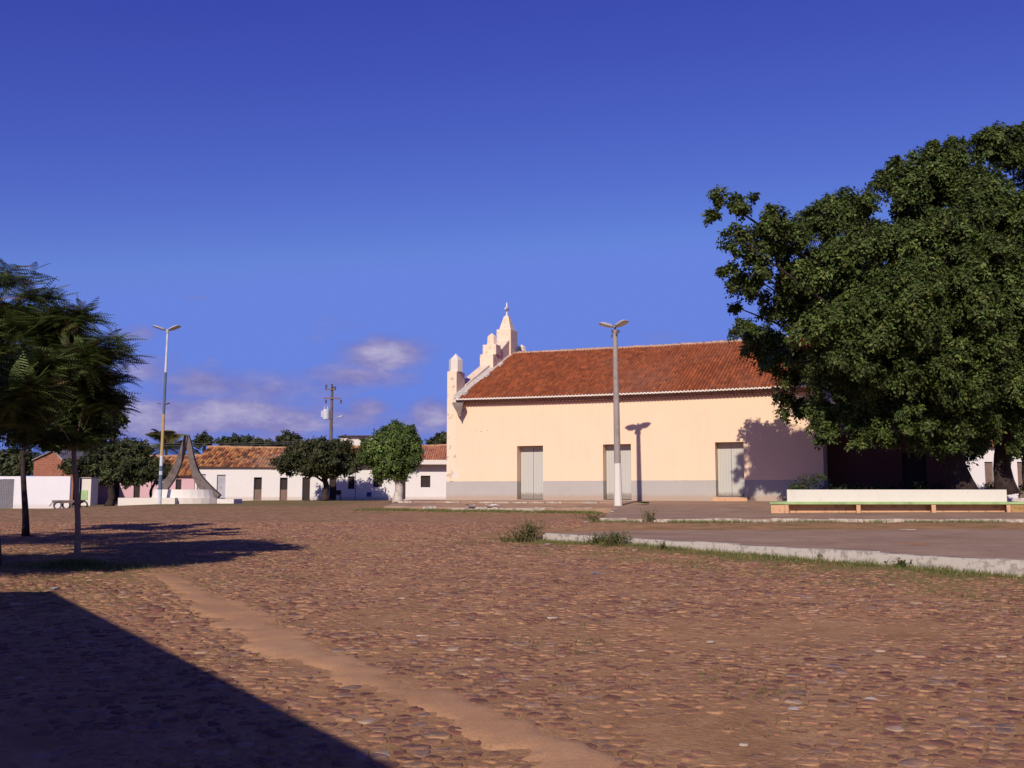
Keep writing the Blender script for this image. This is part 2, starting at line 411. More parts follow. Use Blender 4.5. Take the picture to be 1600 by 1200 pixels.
for j in range(int(4.0/(S*.92)), int(35/(S*.92))):
    yy = j*S*.92; hw = yy*.60+1.2
    for i in range(int(-hw/(S*1.12)), int(hw/(S*1.12))+1):
        cx, cy = seedp(i, j)
        sd = (cx-KA.x)*kn.x+(cy-KA.y)*kn.y; al = (cx-KA.x)*kd.x+(cy-KA.y)*kd.y
        if sd > -.55-.5*mnoise.noise((cx*.9, cy*.9, 1)) and al > -3.5: continue
        pv = float(path_mask(np.array(cx), np.array(cy)))
        if pv + .7*mnoise.noise((cx*1.6, cy*1.6, 5)) + R.uniform(-.15, .15) > .0: continue
        cov = mnoise.fractal((cx*.45, cy*.45, 9.), .8, 2., 4)          # dirt blown over the stones
        if cov > .75+R.uniform(-.16, .16): continue
        if R.random() < .10: continue
        if (cx-tt.x)**2+(cy-tt.y)**2 < .5: continue
        poly = [(-.2, -.2), (.2, -.2), (.2, .2), (-.2, .2)]
        for dj in (-1, 0, 1, -2, 2):
            for di in (-1, 0, 1, -2, 2):
                if di == 0 and dj == 0: continue
                qx, qy = seedp(i+di, j+dj); qx -= cx; qy -= cy; dd = math.hypot(qx, qy)
                if dd > .42 or dd < 1e-4: continue
                poly = clip(poly, qx/dd, qy/dd, dd*.5)
                if len(poly) < 3: break
            if len(poly) < 3: break
        if len(poly) < 3: continue
        mx = sum(p[0] for p in poly)/len(poly); my = sum(p[1] for p in poly)/len(poly)
        # round the corners: midpoints pulled
        pts = []
        for a, b_ in zip(poly, poly[1:]+poly[:1]):
            if math.hypot(a[0]-b_[0], a[1]-b_[1]) < .025: continue
            pts.append((a[0]*.84+b_[0]*.16, a[1]*.84+b_[1]*.16)); pts.append((a[0]*.16+b_[0]*.84, a[1]*.16+b_[1]*.84))
        if len(pts) < 5: continue
        shr = R.uniform(.6, .97)
        h0 = R.uniform(.002, .010) - max(0, cov)*.008
        tx, ty = R.gauss(0, .04), R.gauss(0, .04)
        c = R.choices(pal, wts)[0]; k = R.uniform(.8, 1.25); dm = min(.7, max(0, .06+cov*.8)); c = tuple((q*(1-dm)+w_*dm)*k for q, w_ in zip(c, (.40, .21, .11)))
        z = Hs(cx, cy) + (mnoise.fractal((cx*.8+3.3, cy*.8-3.3, 3.3), .7, 2.1, 4)*.02)
        b0 = len(SV); n = len(pts)
        for fr, hh in ((1.0, -.02), (.97, h0*.55), (.84, h0)):
            for p in pts:
                ox = mx+(p[0]-mx)*shr*fr; oy = my+(p[1]-my)*shr*fr
                SV.append((cx+ox, cy+oy, z+hh+(ox*tx+oy*ty if hh > 0 else 0)+(R.uniform(-.003, .003)))); SC.append(c)
        SV.append((cx+mx, cy+my, z+h0*1.05)); SC.append(c)
        for r_ in range(2):
            for q in range(n):
                a = b0+r_*n+q; b2 = b0+r_*n+(q+1) % n; SF4.append((a, b2, b2+n, a+n))
        for q in range(n): SF3.append((b0+2*n+q, b0+2*n+(q+1) % n, b0+3*n))
me = bpy.data.meshes.new('cobblestone_pavement')
me.from_pydata(SV, [], SF4+SF3); me.materials.append(M['stone'])
me.polygons.foreach_set('use_smooth', [True]*len(me.polygons))
at = me.color_attributes.new('Col', 'FLOAT_COLOR', 'POINT'); at.data.foreach_set('color', np.array([(*c, 1) for c in SC], np.float32).ravel())
o = bpy.data.objects.new('cobblestone_pavement', me); COL.objects.link(o); tag(o, kind='structure')

# ---------------------------------------------------------------- plaza pavement, kerbs, platforms
mb = MB()
def Wd(px, py, drop): return onplane(px, py, drop)
a0 = KA + kn*.16; 
# plaza sheet polygon (flat, drop .965)
front = [a0 + kd*t for t in np.linspace(0, (KB-KA).length*2.1, 12)]
bl = Wd(985, 829, .965); br = Wd(1600, 826.5, .965); brr = br + (br-bl)*1.2
zt = EYE-.962
poly = [(p.x, p.y, zt) for p in front] + [(front[-1].x+9, front[-1].y+3, zt), (brr.x, brr.y, zt), (br.x, br.y, zt), (bl.x, bl.y, zt), (Wd(900, 832, .965).x, Wd(900, 832, .965).y, zt)]
mb.quad(poly)
tag(mb.build('plaza_pavement', M['pave']), kind='structure')
mb = MB()      # thin lime line at the back edge of the plaza sheet
R2 = random.Random(3)
px = 1010
while px < 1900:
    w = R2.uniform(20, 90); p = Wd(px, 827.6+R2.uniform(-.3, .3), .962); q = Wd(px+w, 827.4+R2.uniform(-.3, .3), .962)
    if px > 1250 and R2.random() < .35: mb.hexa([(p.x, p.y-.05, zt-.05), (q.x, q.y-.05, zt-.05), (q.x, q.y+.04, zt-.05), (p.x, p.y+.04, zt-.05), (p.x, p.y-.03, zt+.012), (q.x, q.y-.03, zt+.012), (q.x, q.y+.03, zt+.012), (p.x, p.y+.03, zt+.012)])
    px += w+R2.uniform(2, 40)
tag(mb.build('pavement_edging', M['kerb_worn']), kind='structure')

def kerb_strip(name, pts, width, top_dz, mat, nvec, seed=1, gap=.01, seg=.9, bottom=None, wob=.02, skip=0.):
    """kerb stones along polyline pts (Vector, z = top)"""
    Rk = random.Random(seed); mbk = MB()
    for a, b_ in zip(pts[:-1], pts[1:]):
        Ls = (b_-a).length; n = max(1, int(Ls/seg))
        for i in range(n):
            if Rk.random() < skip: continue
            p = a.lerp(b_, i/n); q = a.lerp(b_, (i+1)/n); d = (q-p).normalized()
            p = p+d*gap*.5; q = q-d*gap*.5
            dz = Rk.uniform(-wob, wob*.3); off = nvec*Rk.uniform(-.015, .015)
            m_ = 4; prev = None
            for s_ in range(m_):
                u0, u1 = s_/m_, (s_+1)/m_
                A = p.lerp(q, u0)+off; B = p.lerp(q, u1)+off
                def jz(P_): return mnoise.noise((P_.x*3, P_.y*3, 2))*.012
                zb = -(top_dz+.12)
                pa, pb = A+nvec*width, B+nvec*width
                mbk.hexa([A+Vector((0,0,zb)), B+Vector((0,0,zb)), pb+Vector((0,0,zb)), pa+Vector((0,0,zb)),
                          A+nvec*.015+Vector((0,0,dz+jz(A))), B+nvec*.015+Vector((0,0,dz+jz(B))), pb+Vector((0,0,dz+jz(B))), pa+Vector((0,0,dz+jz(A)))])
    ob = mbk.build(name, mat); tag(ob, kind='structure'); return ob
kA = KA.copy(); kA.z = EYE-.952; kB = KA+kd*((KB-KA).length*2.1); kB.z = EYE-.945
kerb_strip('kerb', [kA, kB], .17, .28, M['kerb'], kn, 2, gap=.004, seg=1.0)

# church frame
C0 = Vector((-3.43, 52.1, 0)); e = Vector((.927, -.376, 0)).normalized(); n_ = Vector((.376, .927, 0)).normalized()
def T(u, s, z): return tuple(C0 + e*u + n_*s + Vector((0, 0, z)))
ZB = 1.24      # base of the wall
# church apron in two sloped strips
def Tz(u, s, drop): return Vector(T(u, s, EYE-drop))
mb = MB()
us = np.linspace(-2.2, 11.2, 14)
rows = [(.3, .36), (-1.1, .43), (-1.15, .50), (-4.3, .68), (-4.32, 1.1)]
for i in range(len(us)-1):
    for (s0, d0), (s1, d1) in zip(rows[:-1], rows[1:]):
        k0 = .62 + .38*min(1, (us[i]+2.2)/6); k1 = .62+.38*min(1, (us[i+1]+2.2)/6)
        f = lambda s, k: s if s > -2 else s*k
        mb.quad([Tz(us[i], f(s1, k0), d1), Tz(us[i+1], f(s1, k1), d1), Tz(us[i+1], f(s0, k1), d0), Tz(us[i], f(s0, k0), d0)])
tag(mb.build('church_apron', M['pave2']), kind='structure')
ka = [Tz(-2.2, -4.3*.62, .66), Tz(3.8, -4.32, .665), Tz(9.3, -4.3, .67)]
kerb_strip('kerb', ka, .2, .25, M['kerb_worn'], n_, 5, gap=.02, seg=.8, wob=.05)
ks = [Tz(-2.2, -1.28, .43), Tz(9.6, -1.28, .43)]
kerb_strip('kerb', ks, .16, .05, M['kerb_worn'], n_, 6, gap=.1, seg=.9, wob=.03, skip=.45)
# bench platform: quadrilateral sloping
pfl = W(941, 811.5, 31); pfl.z = EYE-.80
pfr = W(1600, 811.0, 30.6); pfr.z = EYE-.80; pfr = pfl + (pfr-pfl)*1.7
pbl = Tz(9.3, -.0, .38)
pml = Tz(9.35, -4.6, .66)
mb = MB(); back = [Tz(u, .2, .375) for u in np.linspace(9.3, 34, 14)]
frontp = [pml.lerp(pfl, 1.0)] + [pfl.lerp(pfr, t) for t in np.linspace(0, 1, 14)][1:]
for i in range(13):
    for k in range(8):
        A = frontp[i].lerp(back[i], k/8); B = frontp[i+1].lerp(back[i+1], k/8); Cc = frontp[i+1].lerp(back[i+1], (k+1)/8); D = frontp[i].lerp(back[i], (k+1)/8)
        mb.quad([A, B, Cc, D])
# front and left risers
mb.quad([frontp[0]-Vector((0,0,.5)), frontp[-1]-Vector((0,0,.5)), frontp[-1], frontp[0]])
mb.quad([back[0]-Vector((0,0,.5)), frontp[0]-Vector((0,0,.5)), frontp[0], back[0]])
tag(mb.build('church_terrace', M['pave2']), kind='structure')
ny = Vector((0, 1, 0))
kerb_strip('kerb', [pfl+Vector((-.1, -.06, .012)), pfr+Vector((0, -.06, .012))], .2, .12, M['kerb_worn'], ny, 8, gap=.03, seg=.85, wob=.03, skip=.03)
eL = (back[0]-frontp[0]).normalized()
kerb_strip('kerb', [frontp[0]+Vector((0, 0, .012)), frontp[0].lerp(back[0], .52)+Vector((0, 0, .012))], .18, .1, M['kerb_worn'], Vector((1, 0, 0)), 9, gap=.04, seg=.8, wob=.03, skip=.15)
def plat_z(x, y):     # terrace surface height: least squares plane
    return plat_c[0]*x + plat_c[1]*y + plat_c[2]
AA = np.array([(p.x, p.y, 1) for p in frontp+back]); plat_c = np.linalg.lstsq(AA, np.array([p.z for p in frontp+back]), rcond=None)[0]
print('plat', plat_c, [plat_z(p.x, p.y)-p.z for p in (frontp[0], frontp[-1], back[0], back[-1])])

# ---------------------------------------------------------------- walls & roofs
def wall(mb, T, u0, u1, z0, z1, ops, depth=.3, mi=0, s=0.):
    us = sorted({u0, u1, *[o_[0] for o_ in ops], *[o_[1] for o_ in ops]}); zs = sorted({z0, z1, *[o_[2] for o_ in ops], *[o_[3] for o_ in ops]})
    for a, b_ in zip(us[:-1], us[1:]):
        for c, d in zip(zs[:-1], zs[1:]):
            mu, mz = (a+b_)/2, (c+d)/2
            if any(o_[0] < mu < o_[1] and o_[2] < mz < o_[3] for o_ in ops): continue
            mb.quad([T(a, s, c), T(b_, s, c), T(b_, s, d), T(a, s, d)], mi)
    for a, b_, c, d in [o_[:4] for o_ in ops]:
        mb.quad([T(a, s, c), T(a, s+depth, c), T(a, s+depth, d), T(a, s, d)], mi)
        mb.quad([T(b_, s+depth, c), T(b_, s, c), T(b_, s, d), T(b_, s+depth, d)], mi)
        mb.quad([T(a, s, d), T(a, s+depth, d), T(b_, s+depth, d), T(b_, s, d)], mi)
        mb.quad([T(a, s+depth, c), T(a, s, c), T(b_, s, c), T(b_, s+depth, c)], mi)
def tiled(name, T, u0, u1, s0, z0, s1, z1, parent, mat, pal, per=.175, course=.42, amp=.045, seed=1, jit=.012, sag=.0, spu=6, chd=.55):
    """barrel-tile slope from eave (s0,z0) to ridge (s1,z1)"""
    Rt = np.random.RandomState(seed); nt_ = int(round((u1-u0)/per)); per = (u1-u0)/nt_
    Lsl = math.hypot(s1-s0, z1-z0); nc = max(1, int(Lsl/course)); nx, nz_ = -(z1-z0)/Lsl, (s1-s0)/Lsl
    V = []; Cc = []; Qs = []
    pal = np.array(pal)
    tcol = pal[Rt.randint(0, len(pal), (nc, nt_))]*Rt.uniform(.8, 1.2, (nc, nt_, 1))
    tj = Rt.uniform(-jit, jit, (nc, nt_))
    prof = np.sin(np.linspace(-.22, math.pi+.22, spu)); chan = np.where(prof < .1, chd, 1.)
    for r in range(nc):
        for t in range(nt_):
            base = len(V)
            for k, v in enumerate((r/nc, (r+1.12)/nc)):
                v = min(v, 1.)
                for q in range(spu):
                    uu = u0+(t+q/(spu-1))*per
                    h = amp*prof[q]*1.0 + (.018 if k == 0 else 0) + tj[r, t]
                    h -= sag*math.sin(math.pi*(uu-u0)/(u1-u0))*1. ; h += mnoise.noise((uu*.35, v*3, seed))*.03
                    ss = s0+(s1-s0)*v+nx*h; zz = z0+(z1-z0)*v+nz_*h
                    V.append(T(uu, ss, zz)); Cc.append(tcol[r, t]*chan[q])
            for q in range(spu-1): Qs.append((base+q, base+q+1, base+spu+q+1, base+spu+q))
            # butt end of the tile
            b2 = len(V)
            for q in range(spu):
                uu = u0+(t+q/(spu-1))*per; h = amp*prof[q]+.018+tj[r, t]; v = r/nc
                h -= sag*math.sin(math.pi*(uu-u0)/(u1-u0)); h += mnoise.noise((uu*.35, v*3, seed))*.03
                V.append(T(uu, s0+(s1-s0)*v+nx*(h-.03), z0+(z1-z0)*v+nz_*(h-.03))); Cc.append(tcol[r, t]*.9)
            for q in range(spu-1): Qs.append((b2+q, b2+q+1, base+q+1, base+q))
    return np_mesh(name, np.array(V), np.array(Qs), mat, np.array(Cc), parent=parent, smooth=False)
PAL_NEW = [(.345, .092, .030), (.31, .082, .028), (.38, .105, .034), (.28, .077, .028), (.33, .095, .036)]
PAL_OLD = [(.48, .20, .065), (.34, .11, .045), (.50, .22, .075), (.22, .08, .035), (.42, .16, .06), (.13, .06, .035), (.50, .24, .08)]

# ---------------------------------------------------------------- church
ch = empty('church', T(9.5, 0, ZB))
tag(ch, 'peach plastered church with grey painted base band and long red tiled roof', 'church')
DO = [(3.98, 5.39, ZB+.02, 3.97), (8.53, 9.95, ZB+.02, 3.97), (14.03, 15.36, 1.42, 3.97)]
LEN, HW = 18.9, 7.35; ZE = 6.45; ZR = 9.85
mb = MB()
wall(mb, T, 0.55, LEN, ZB-.4, ZE, DO, .55)
mb.quad([T(LEN, 0, ZB-.4), T(LEN, 2*HW, ZB-.4), T(LEN, 2*HW, ZE), T(LEN, HW, ZR-.05), T(LEN, 0, ZE)])
mb.quad([T(LEN, 2*HW, ZB-.4), T(.55, 2*HW, ZB-.4), T(.55, 2*HW, ZE), T(LEN, 2*HW, ZE)])
wallo = mb.build('wall', M['church'], ch)
# facade: slab between u=0 and u=.55 (corner pillars), gable steps .8 thick
mb = MB()
mb.box(0, .55, 0, 2*HW, ZB-.4, 5.9, T)
for sgn in (0, 1):
    f = (lambda s: s) if sgn == 0 else (lambda s: 2*HW-s)
    def bx(u0, u1, s0, s1, z0, z1):
        a, b_ = sorted((f(s0), f(s1))); mb.box(u0, u1, a, b_, z0, z1, T)
    bx(-.004, .552, -.004, 1.05, ZB-.4, 7.98)           # corner pillar
    # raking piece between pillar and the stepped block
    a, b_ = (1.05, 4.3)
    pts = [(a, 5.9), (b_, 5.9), (b_, 8.85), (a, 7.35)]
    if sgn: pts = [(2*HW-p, z) for p, z in pts][::-1]
    mb.hexa([T(.05, pts[0][0], pts[0][1]), T(.6, pts[0][0], pts[0][1]), T(.6, pts[1][0], pts[1][1]), T(.05, pts[1][0], pts[1][1]),
             T(.05, pts[3][0], pts[3][1]), T(.6, pts[3][0], pts[3][1]), T(.6, pts[2][0], pts[2][1]), T(.05, pts[2][0], pts[2][1])]) if not sgn else \
    mb.hexa([T(.05, pts[1][0], 5.9), T(.6, pts[1][0], 5.9), T(.6, pts[0][0], 5.9), T(.05, pts[0][0], 5.9)][::-1] + [T(.05, pts[2][0], pts[2][1]), T(.6, pts[2][0], pts[2][1]), T(.6, pts[3][0], pts[3][1]), T(.05, pts[3][0], pts[3][1])][::-1])
    bx(-.03, .80, 4.3, 5.35, 5.9, 9.45)        # lower block
    bx(.0, .84, 4.62, 5.35, 9.45, 10.05)       # upper block
mb.box(.0, .80, 5.35, 9.35, 5.9, 9.4, T)
# sides sweeping up to the central block
for (s0, s1, z0, z1) in ((5.35, 6.86, 9.75, 10.65), (9.35, 7.86, 9.75, 10.65)):
    mb.hexa([T(.02, s0, 9.4), T(.78, s0, 9.4), T(.78, s1, 9.4), T(.02, s1, 9.4), T(.02, s0, z0), T(.78, s0, z0), T(.78, s1, z1), T(.02, s1, z1)])
mb.box(-.06, .86, 6.80, 7.90, 9.4, 11.28, T)
fac = mb.build('facade', M['church_top'], ch, bevel=.03)
# the lower part of the facade shares the painted band: thin band skin 3 mm proud
mb = MB(); mb.box(-.008, .56, -.008, 2*HW, ZB-.38, 2.19, T); mb.build('base_band', M['church'], ch)
# pinnacles
def prism(mb, u, s, r, z0, z1, zt, sides=4, r1=None, rot=math.pi/4, mi=0):
    r1 = r1 or r
    ring0 = [T(u+r*math.cos(rot+2*math.pi*k/sides), s+r*math.sin(rot+2*math.pi*k/sides), z0) for k in range(sides)]
    ring1 = [T(u+r1*math.cos(rot+2*math.pi*k/sides), s+r1*math.sin(rot+2*math.pi*k/sides), z1) for k in range(sides)]
    top = T(u, s, zt); b0 = len(mb.v); mb.v += ring0+ring1+[top]; mb.c += [(1, 1, 1)]*(2*sides+1)
    for k in range(sides):
        mb.f.append((b0+k, b0+(k+1) % sides, b0+sides+(k+1) % sides, b0+sides+k)); mb.m.append(mi)
        mb.f.append((b0+sides+k, b0+sides+(k+1) % sides, b0+2*sides)); mb.m.append(mi)
for s in (.42, 2*HW-.42):
    mb = MB(); prism(mb, .30, s, .37, 7.98, 8.62, 8.98, 6, rot=.2); mb.build('pinnacle', M['bench_white'], ch)
for s in (5.0, 2*HW-5.0):
    mb = MB(); prism(mb, .42, s, .30, 10.05, 10.55, 10.76, 8, .26); mb.build('pinnacle', M['church_top'], ch)
mb = MB()
for (r0, z0, z1) in ((.56, 11.28, 12.12),):
    prism(mb, .40, HW, .52, 11.28, 12.12, 12.14, 4, .20)
mb.build('pinnacle', M['church_top'], ch)
mb = MB()
mb.box(.36, .44, HW-.05, HW+.05, 12.1, 12.95, T); mb.box(.355, .445, HW-.25, HW+.25, 12.52, 12.63, T)
mb.box(.352, .448, HW-.09, HW+.09, 12.48, 12.67, T); mb.box(.33, .47, HW-.10, HW+.10, 12.1, 12.2, T)
mb.build('cross', M['whitewash'], ch)
# roof
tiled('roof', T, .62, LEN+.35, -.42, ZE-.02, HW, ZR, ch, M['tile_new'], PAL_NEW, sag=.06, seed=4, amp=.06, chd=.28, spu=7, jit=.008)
mb = MB(); mb.quad([T(.6, 2*HW+.4, ZE-.1), T(LEN+.3, 2*HW+.4, ZE-.1), T(LEN+.3, HW, ZR-.02), T(.6, HW, ZR-.02)]); 
mb.quad([T(.6, -.36, ZE-.04), T(LEN+.3, -.36, ZE-.04), T(LEN+.3, HW, ZR-.06), T(.6, HW, ZR-.06)])
mb.build('roof_deck', M['brown_wood'], ch)
# ridge cap
mb = MB(); n = 42
for i in range(n):
    u0 = .7+(LEN-.3)*i/n; u1 = u0+(LEN-.3)/n*1.05; z = ZR+.03-.06*math.sin(math.pi*(u0)/LEN)+random.uniform(-.015, .015)
    mb.tube([T(u0, HW, z), T(u1, HW, z-.02)], [.11, .085], 8)
mb.build('ridge_cap', mat_plain('ridge_mortar', (.46, .30, .21), .9, .3, 6), ch)
# mortar flashing along the verge
mb = MB(); n = 16
for i in range(n):
    a, b_ = i/n, (i+1)/n
    f = lambda t: (-.42+(HW+.42)*t, ZE+(ZR-ZE)*t)
    (s0, z0), (s1, z1) = f(a), f(b_); w0 = .34+random.uniform(-.08, .06)
    mb.hexa([T(.56, s0, z0-.05), T(.62+w0, s0, z0-.05), T(.62+w0, s1, z1-.05), T(.56, s1, z1-.05), T(.56, s0, z0+.20), T(.62+w0*.8, s0, z0+.09), T(.62+w0*.8, s1, z1+.09), T(.56, s1, z1+.20)])
mb.build('roof_flashing', M['mortar'], ch)
# eave cornice: two rows of scallops
def scallops(name, s0, s1, z, r, per, mat, arc=True, half=1, th=.62):
    mb = MB(); nn_ = int((LEN-.6)/per)
    for i in range(nn_):
        uc = .75+per*(i+.5); zc = z-.0-.06*math.sin(math.pi*uc/LEN)*half
        k = 6; outer = []; inner = []
        for q in range(k+1):
            a = math.pi*q/k
            outer.append((uc-math.cos(a)*r, zc+(math.sin(a)*r if arc else -math.sin(a)*r)))
            inner.append((uc-math.cos(a)*r*th, zc+(math.sin(a)*r*th if arc else -math.sin(a)*r*th)))
        for q in range(k):
            if arc:
                mb.hexa([T(*o2) for o2 in [(outer[q][0], s0, outer[q][1]), (outer[q+1][0], s0, outer[q+1][1]), (outer[q+1][0], s1, outer[q+1][1]), (outer[q][0], s1, outer[q][1]),
                     (inner[q][0], s0, inner[q][1]), (inner[q+1][0], s0, inner[q+1][1]), (inner[q+1][0], s1, inner[q+1][1]), (inner[q][0], s1, inner[q][1])]])
        if not arc:
            b0 = len(mb.v)
            mb.v += [T(a_, s0, b_) for a_, b_ in outer]+[T(a_, s1, b_) for a_, b_ in outer]; mb.c += [(1, 1, 1)]*(2*k+2)
            mb.f.append(tuple(range(b0, b0+k+1))); mb.m.append(0)
            for q in range(k): mb.f.append((b0+q, b0+k+1+q, b0+k+2+q, b0+q+1)); mb.m.append(0)
    return mb.build(name, mat, ch)
scallops('eave_rim', -.56, -.43, ZE-.06, .087, .175, mat_plain('lime_rim', (.85, .78, .68), .9, .05), th=.42)
scallops('eave_cornice', -.10, .0, ZE-.20, .085, .175, mat_plain('cornice_terracotta', (.50, .24, .15), .9, .2, 6), arc=False)
mb = MB(); mb.box(.6, LEN, -.10, -.003, ZE-.20, ZE-.05, T); mb.build('cornice', mat_plain('cornice_paint', (.50, .28, .19), .9, .2, 6), ch)
# doors
for i, (a, b_, z0, z1) in enumerate(DO):
    mb = MB(); s = .50; mid = (a+b_)/2; npl = 5
    for lf, (x0, x1) in enumerate(((a+.02, mid-.008), (mid+.008, b_-.02))):
        for k in range(npl):
            p0 = x0+(x1-x0)*k/npl+.002; p1 = x0+(x1-x0)*(k+1)/npl-.002
            mb.box(p0, p1, s-random.uniform(0, .004), s+.05, z0+.03, z1-.02, T)
    d = mb.build('door', M['door_grey'], ch)
    mb = MB(); mb.box(a-.002, a+.05, s-.04, s+.06, z0, z1-.003, T); mb.box(b_-.05, b_+.002, s-.04, s+.06, z0, z1-.003, T); mb.box(a+.05, b_-.05, s-.04, s+.06, z1-.06, z1-.003, T)
    mb.build('door_frame', M['grey_door2'], d)
    mb = MB(); mb.box(mid+.05, mid+.08, s-.05, s, (z0+z1)/2-.25, (z0+z1)/2-.1, T); mb.build('handle', M['lamp_dark'], d)
    mb = MB(); mb.box(a, b_, .0, .6, z0-.06, z0+.005, T); mb.build('threshold', M['concrete'], d)
mb = MB(); mb.box(13.9, 15.5, -.22, -.003, 1.1, 1.37, T); mb.build('doorstep', M['bench_orange'], ch, bevel=.02)
# bare plaster patches on the wall
def patch(u, z, ru, rz, mat, seed, pts=12, point=0):
    Rp = random.Random(seed); ring = []
    for k in range(pts):
        a = 2*math.pi*k/pts; r = Rp.uniform(.75, 1.1); zz = math.sin(a)*rz*r
        if point and math.sin(a) > .7: zz *= 1.4
        ring.append((u+math.cos(a)*ru*r*(1-.35*max(0, math.sin(a))*point), z+zz))
    mb = MB(); mb.quad([T(a, -.007, b_) for a, b_ in ring])
    n = len(ring)
    for k in range(n): mb.quad([T(ring[k][0], 0, ring[k][1]), T(ring[(k+1) % n][0], 0, ring[(k+1) % n][1]), T(ring[(k+1) % n][0], -.007, ring[(k+1) % n][1]), T(ring[k][0], -.007, ring[k][1])])
    mb.build('plaster_patch', mat, ch)
patch(.52, 2.50, .19, .19, M['bench_white'], 1, point=1); patch(.35, 2.13, .20, .10, M['brown_wood'], 2); patch(8.1, 3.28, .09, .10, M['bench_white'], 3)
patch(.72, 2.80, .05, .05, M['bench_white'], 5, 7)
for q in range(6): patch(1.4+q*.17+random.uniform(-.1, .1), 4.85+random.uniform(-.1, .1), .02, .02, M['brown_wood'], 20+q, 6)

# loudspeaker horn under the eaves
hp = Vector(T(.85, -.3, 6.2))
hl = empty('loudspeaker_horn', hp); tag(hl, 'grey flared loudspeaker horn hanging under the left end of the church eaves', 'loudspeaker')
mb = MB()
axis_d = Vector((-.12, -.18, 1)).normalized(); rt = e.copy(); uu_ = rt.cross(axis_d).normalized()
c0 = Vector(T(.95, -.42, 5.50)); rot = .45
def sq(c, r, k0=rot): return [c + rt*math.cos(k0+math.pi/2*k)*r + uu_*math.sin(k0+math.pi/2*k)*r for k in range(4)]
sec = [(0, .03), (.15, .09), (.35, .20), (.60, .33), (.78, .40)]
for (d0, r0), (d1, r1) in zip(sec[:-1], sec[1:]):
    A = sq(c0+axis_d*d0, r0); B = sq(c0+axis_d*d1, r1)
    for k in range(4): mb.quad([A[k], A[(k+1) % 4], B[(k+1) % 4], B[k]])
    A = sq(c0+axis_d*d0, r0-.012); B = sq(c0+axis_d*d1, r1-.012)
    for k in range(4): mb.quad([A[(k+1) % 4], A[k], B[k], B[(k+1) % 4]])
A = sq(c0+axis_d*.78, .40); B = sq(c0+axis_d*.78, .388)
for k in range(4): mb.quad([A[k], A[(k+1) % 4], B[(k+1) % 4], B[k]])
mb.build('horn', M['concrete'], hl)
mb = MB(); mb.tube([c0-axis_d*.05, c0, c0+axis_d*.06], [.03, .045, .04], 10); mb.build('driver', M['lamp_dark'], hl)
mb = MB(); mb.tube([c0+axis_d*.3, Vector(T(.95, .02, 5.9))], .02, 6); mb.build('bracket', M['lamp_dark'], hl)

# ---------------------------------------------------------------- annex behind the big tree, white house at the right
an = empty('side_house', T(23, 3, ZB)); tag(an, 'brick red house under the big tree beside the church, its deep shade put into the wall colour', 'house')
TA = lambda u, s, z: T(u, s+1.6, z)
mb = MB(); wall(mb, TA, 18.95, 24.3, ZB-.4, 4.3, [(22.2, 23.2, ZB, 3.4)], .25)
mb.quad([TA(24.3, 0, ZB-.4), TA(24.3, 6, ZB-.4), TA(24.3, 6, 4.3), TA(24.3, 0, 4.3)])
mb.build('wall', M['red_wall_shaded'], an)
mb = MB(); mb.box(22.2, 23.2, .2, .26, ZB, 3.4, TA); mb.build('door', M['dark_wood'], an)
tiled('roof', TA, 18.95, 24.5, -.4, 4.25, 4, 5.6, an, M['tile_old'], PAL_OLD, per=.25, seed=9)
TR = lambda x, s, z: (x, 76+s, z)
wh = empty('white_house', (40, 76, 1.0)); tag(wh, 'white house seen past the tree trunks at the right edge, brown door', 'house')
wx = lambda px: W(px, 740, 76).x
mb = MB(); ops = [(wx(1539), wx(1552), 1.2, 1.6+48/F*76), (wx(1590), wx(1603), 1.2, 1.6+48/F*76), (wx(1640), wx(1655), 1.2, 4)]
wall(mb, TR, wx(1440), wx(1760), .6, 5.2, ops, .2)
for a in (wx(1440), wx(1760)): mb.quad([TR(a, 0, .6), TR(a, 8, .6), TR(a, 8, 5.2), TR(a, 0, 5.2)])
mb.build('wall', M['white'], wh)
for o_ in ops:
    mb = MB(); mb.box(o_[0], o_[1], .15, .2, o_[2], o_[3], TR); mb.build('door', M['brown_wood'], wh)
tiled('roof', TR, wx(1435), wx(1765), -.4, 5.1, 5, 7, wh, M['tile_old'], PAL_OLD, per=.35, course=.6, seed=10)

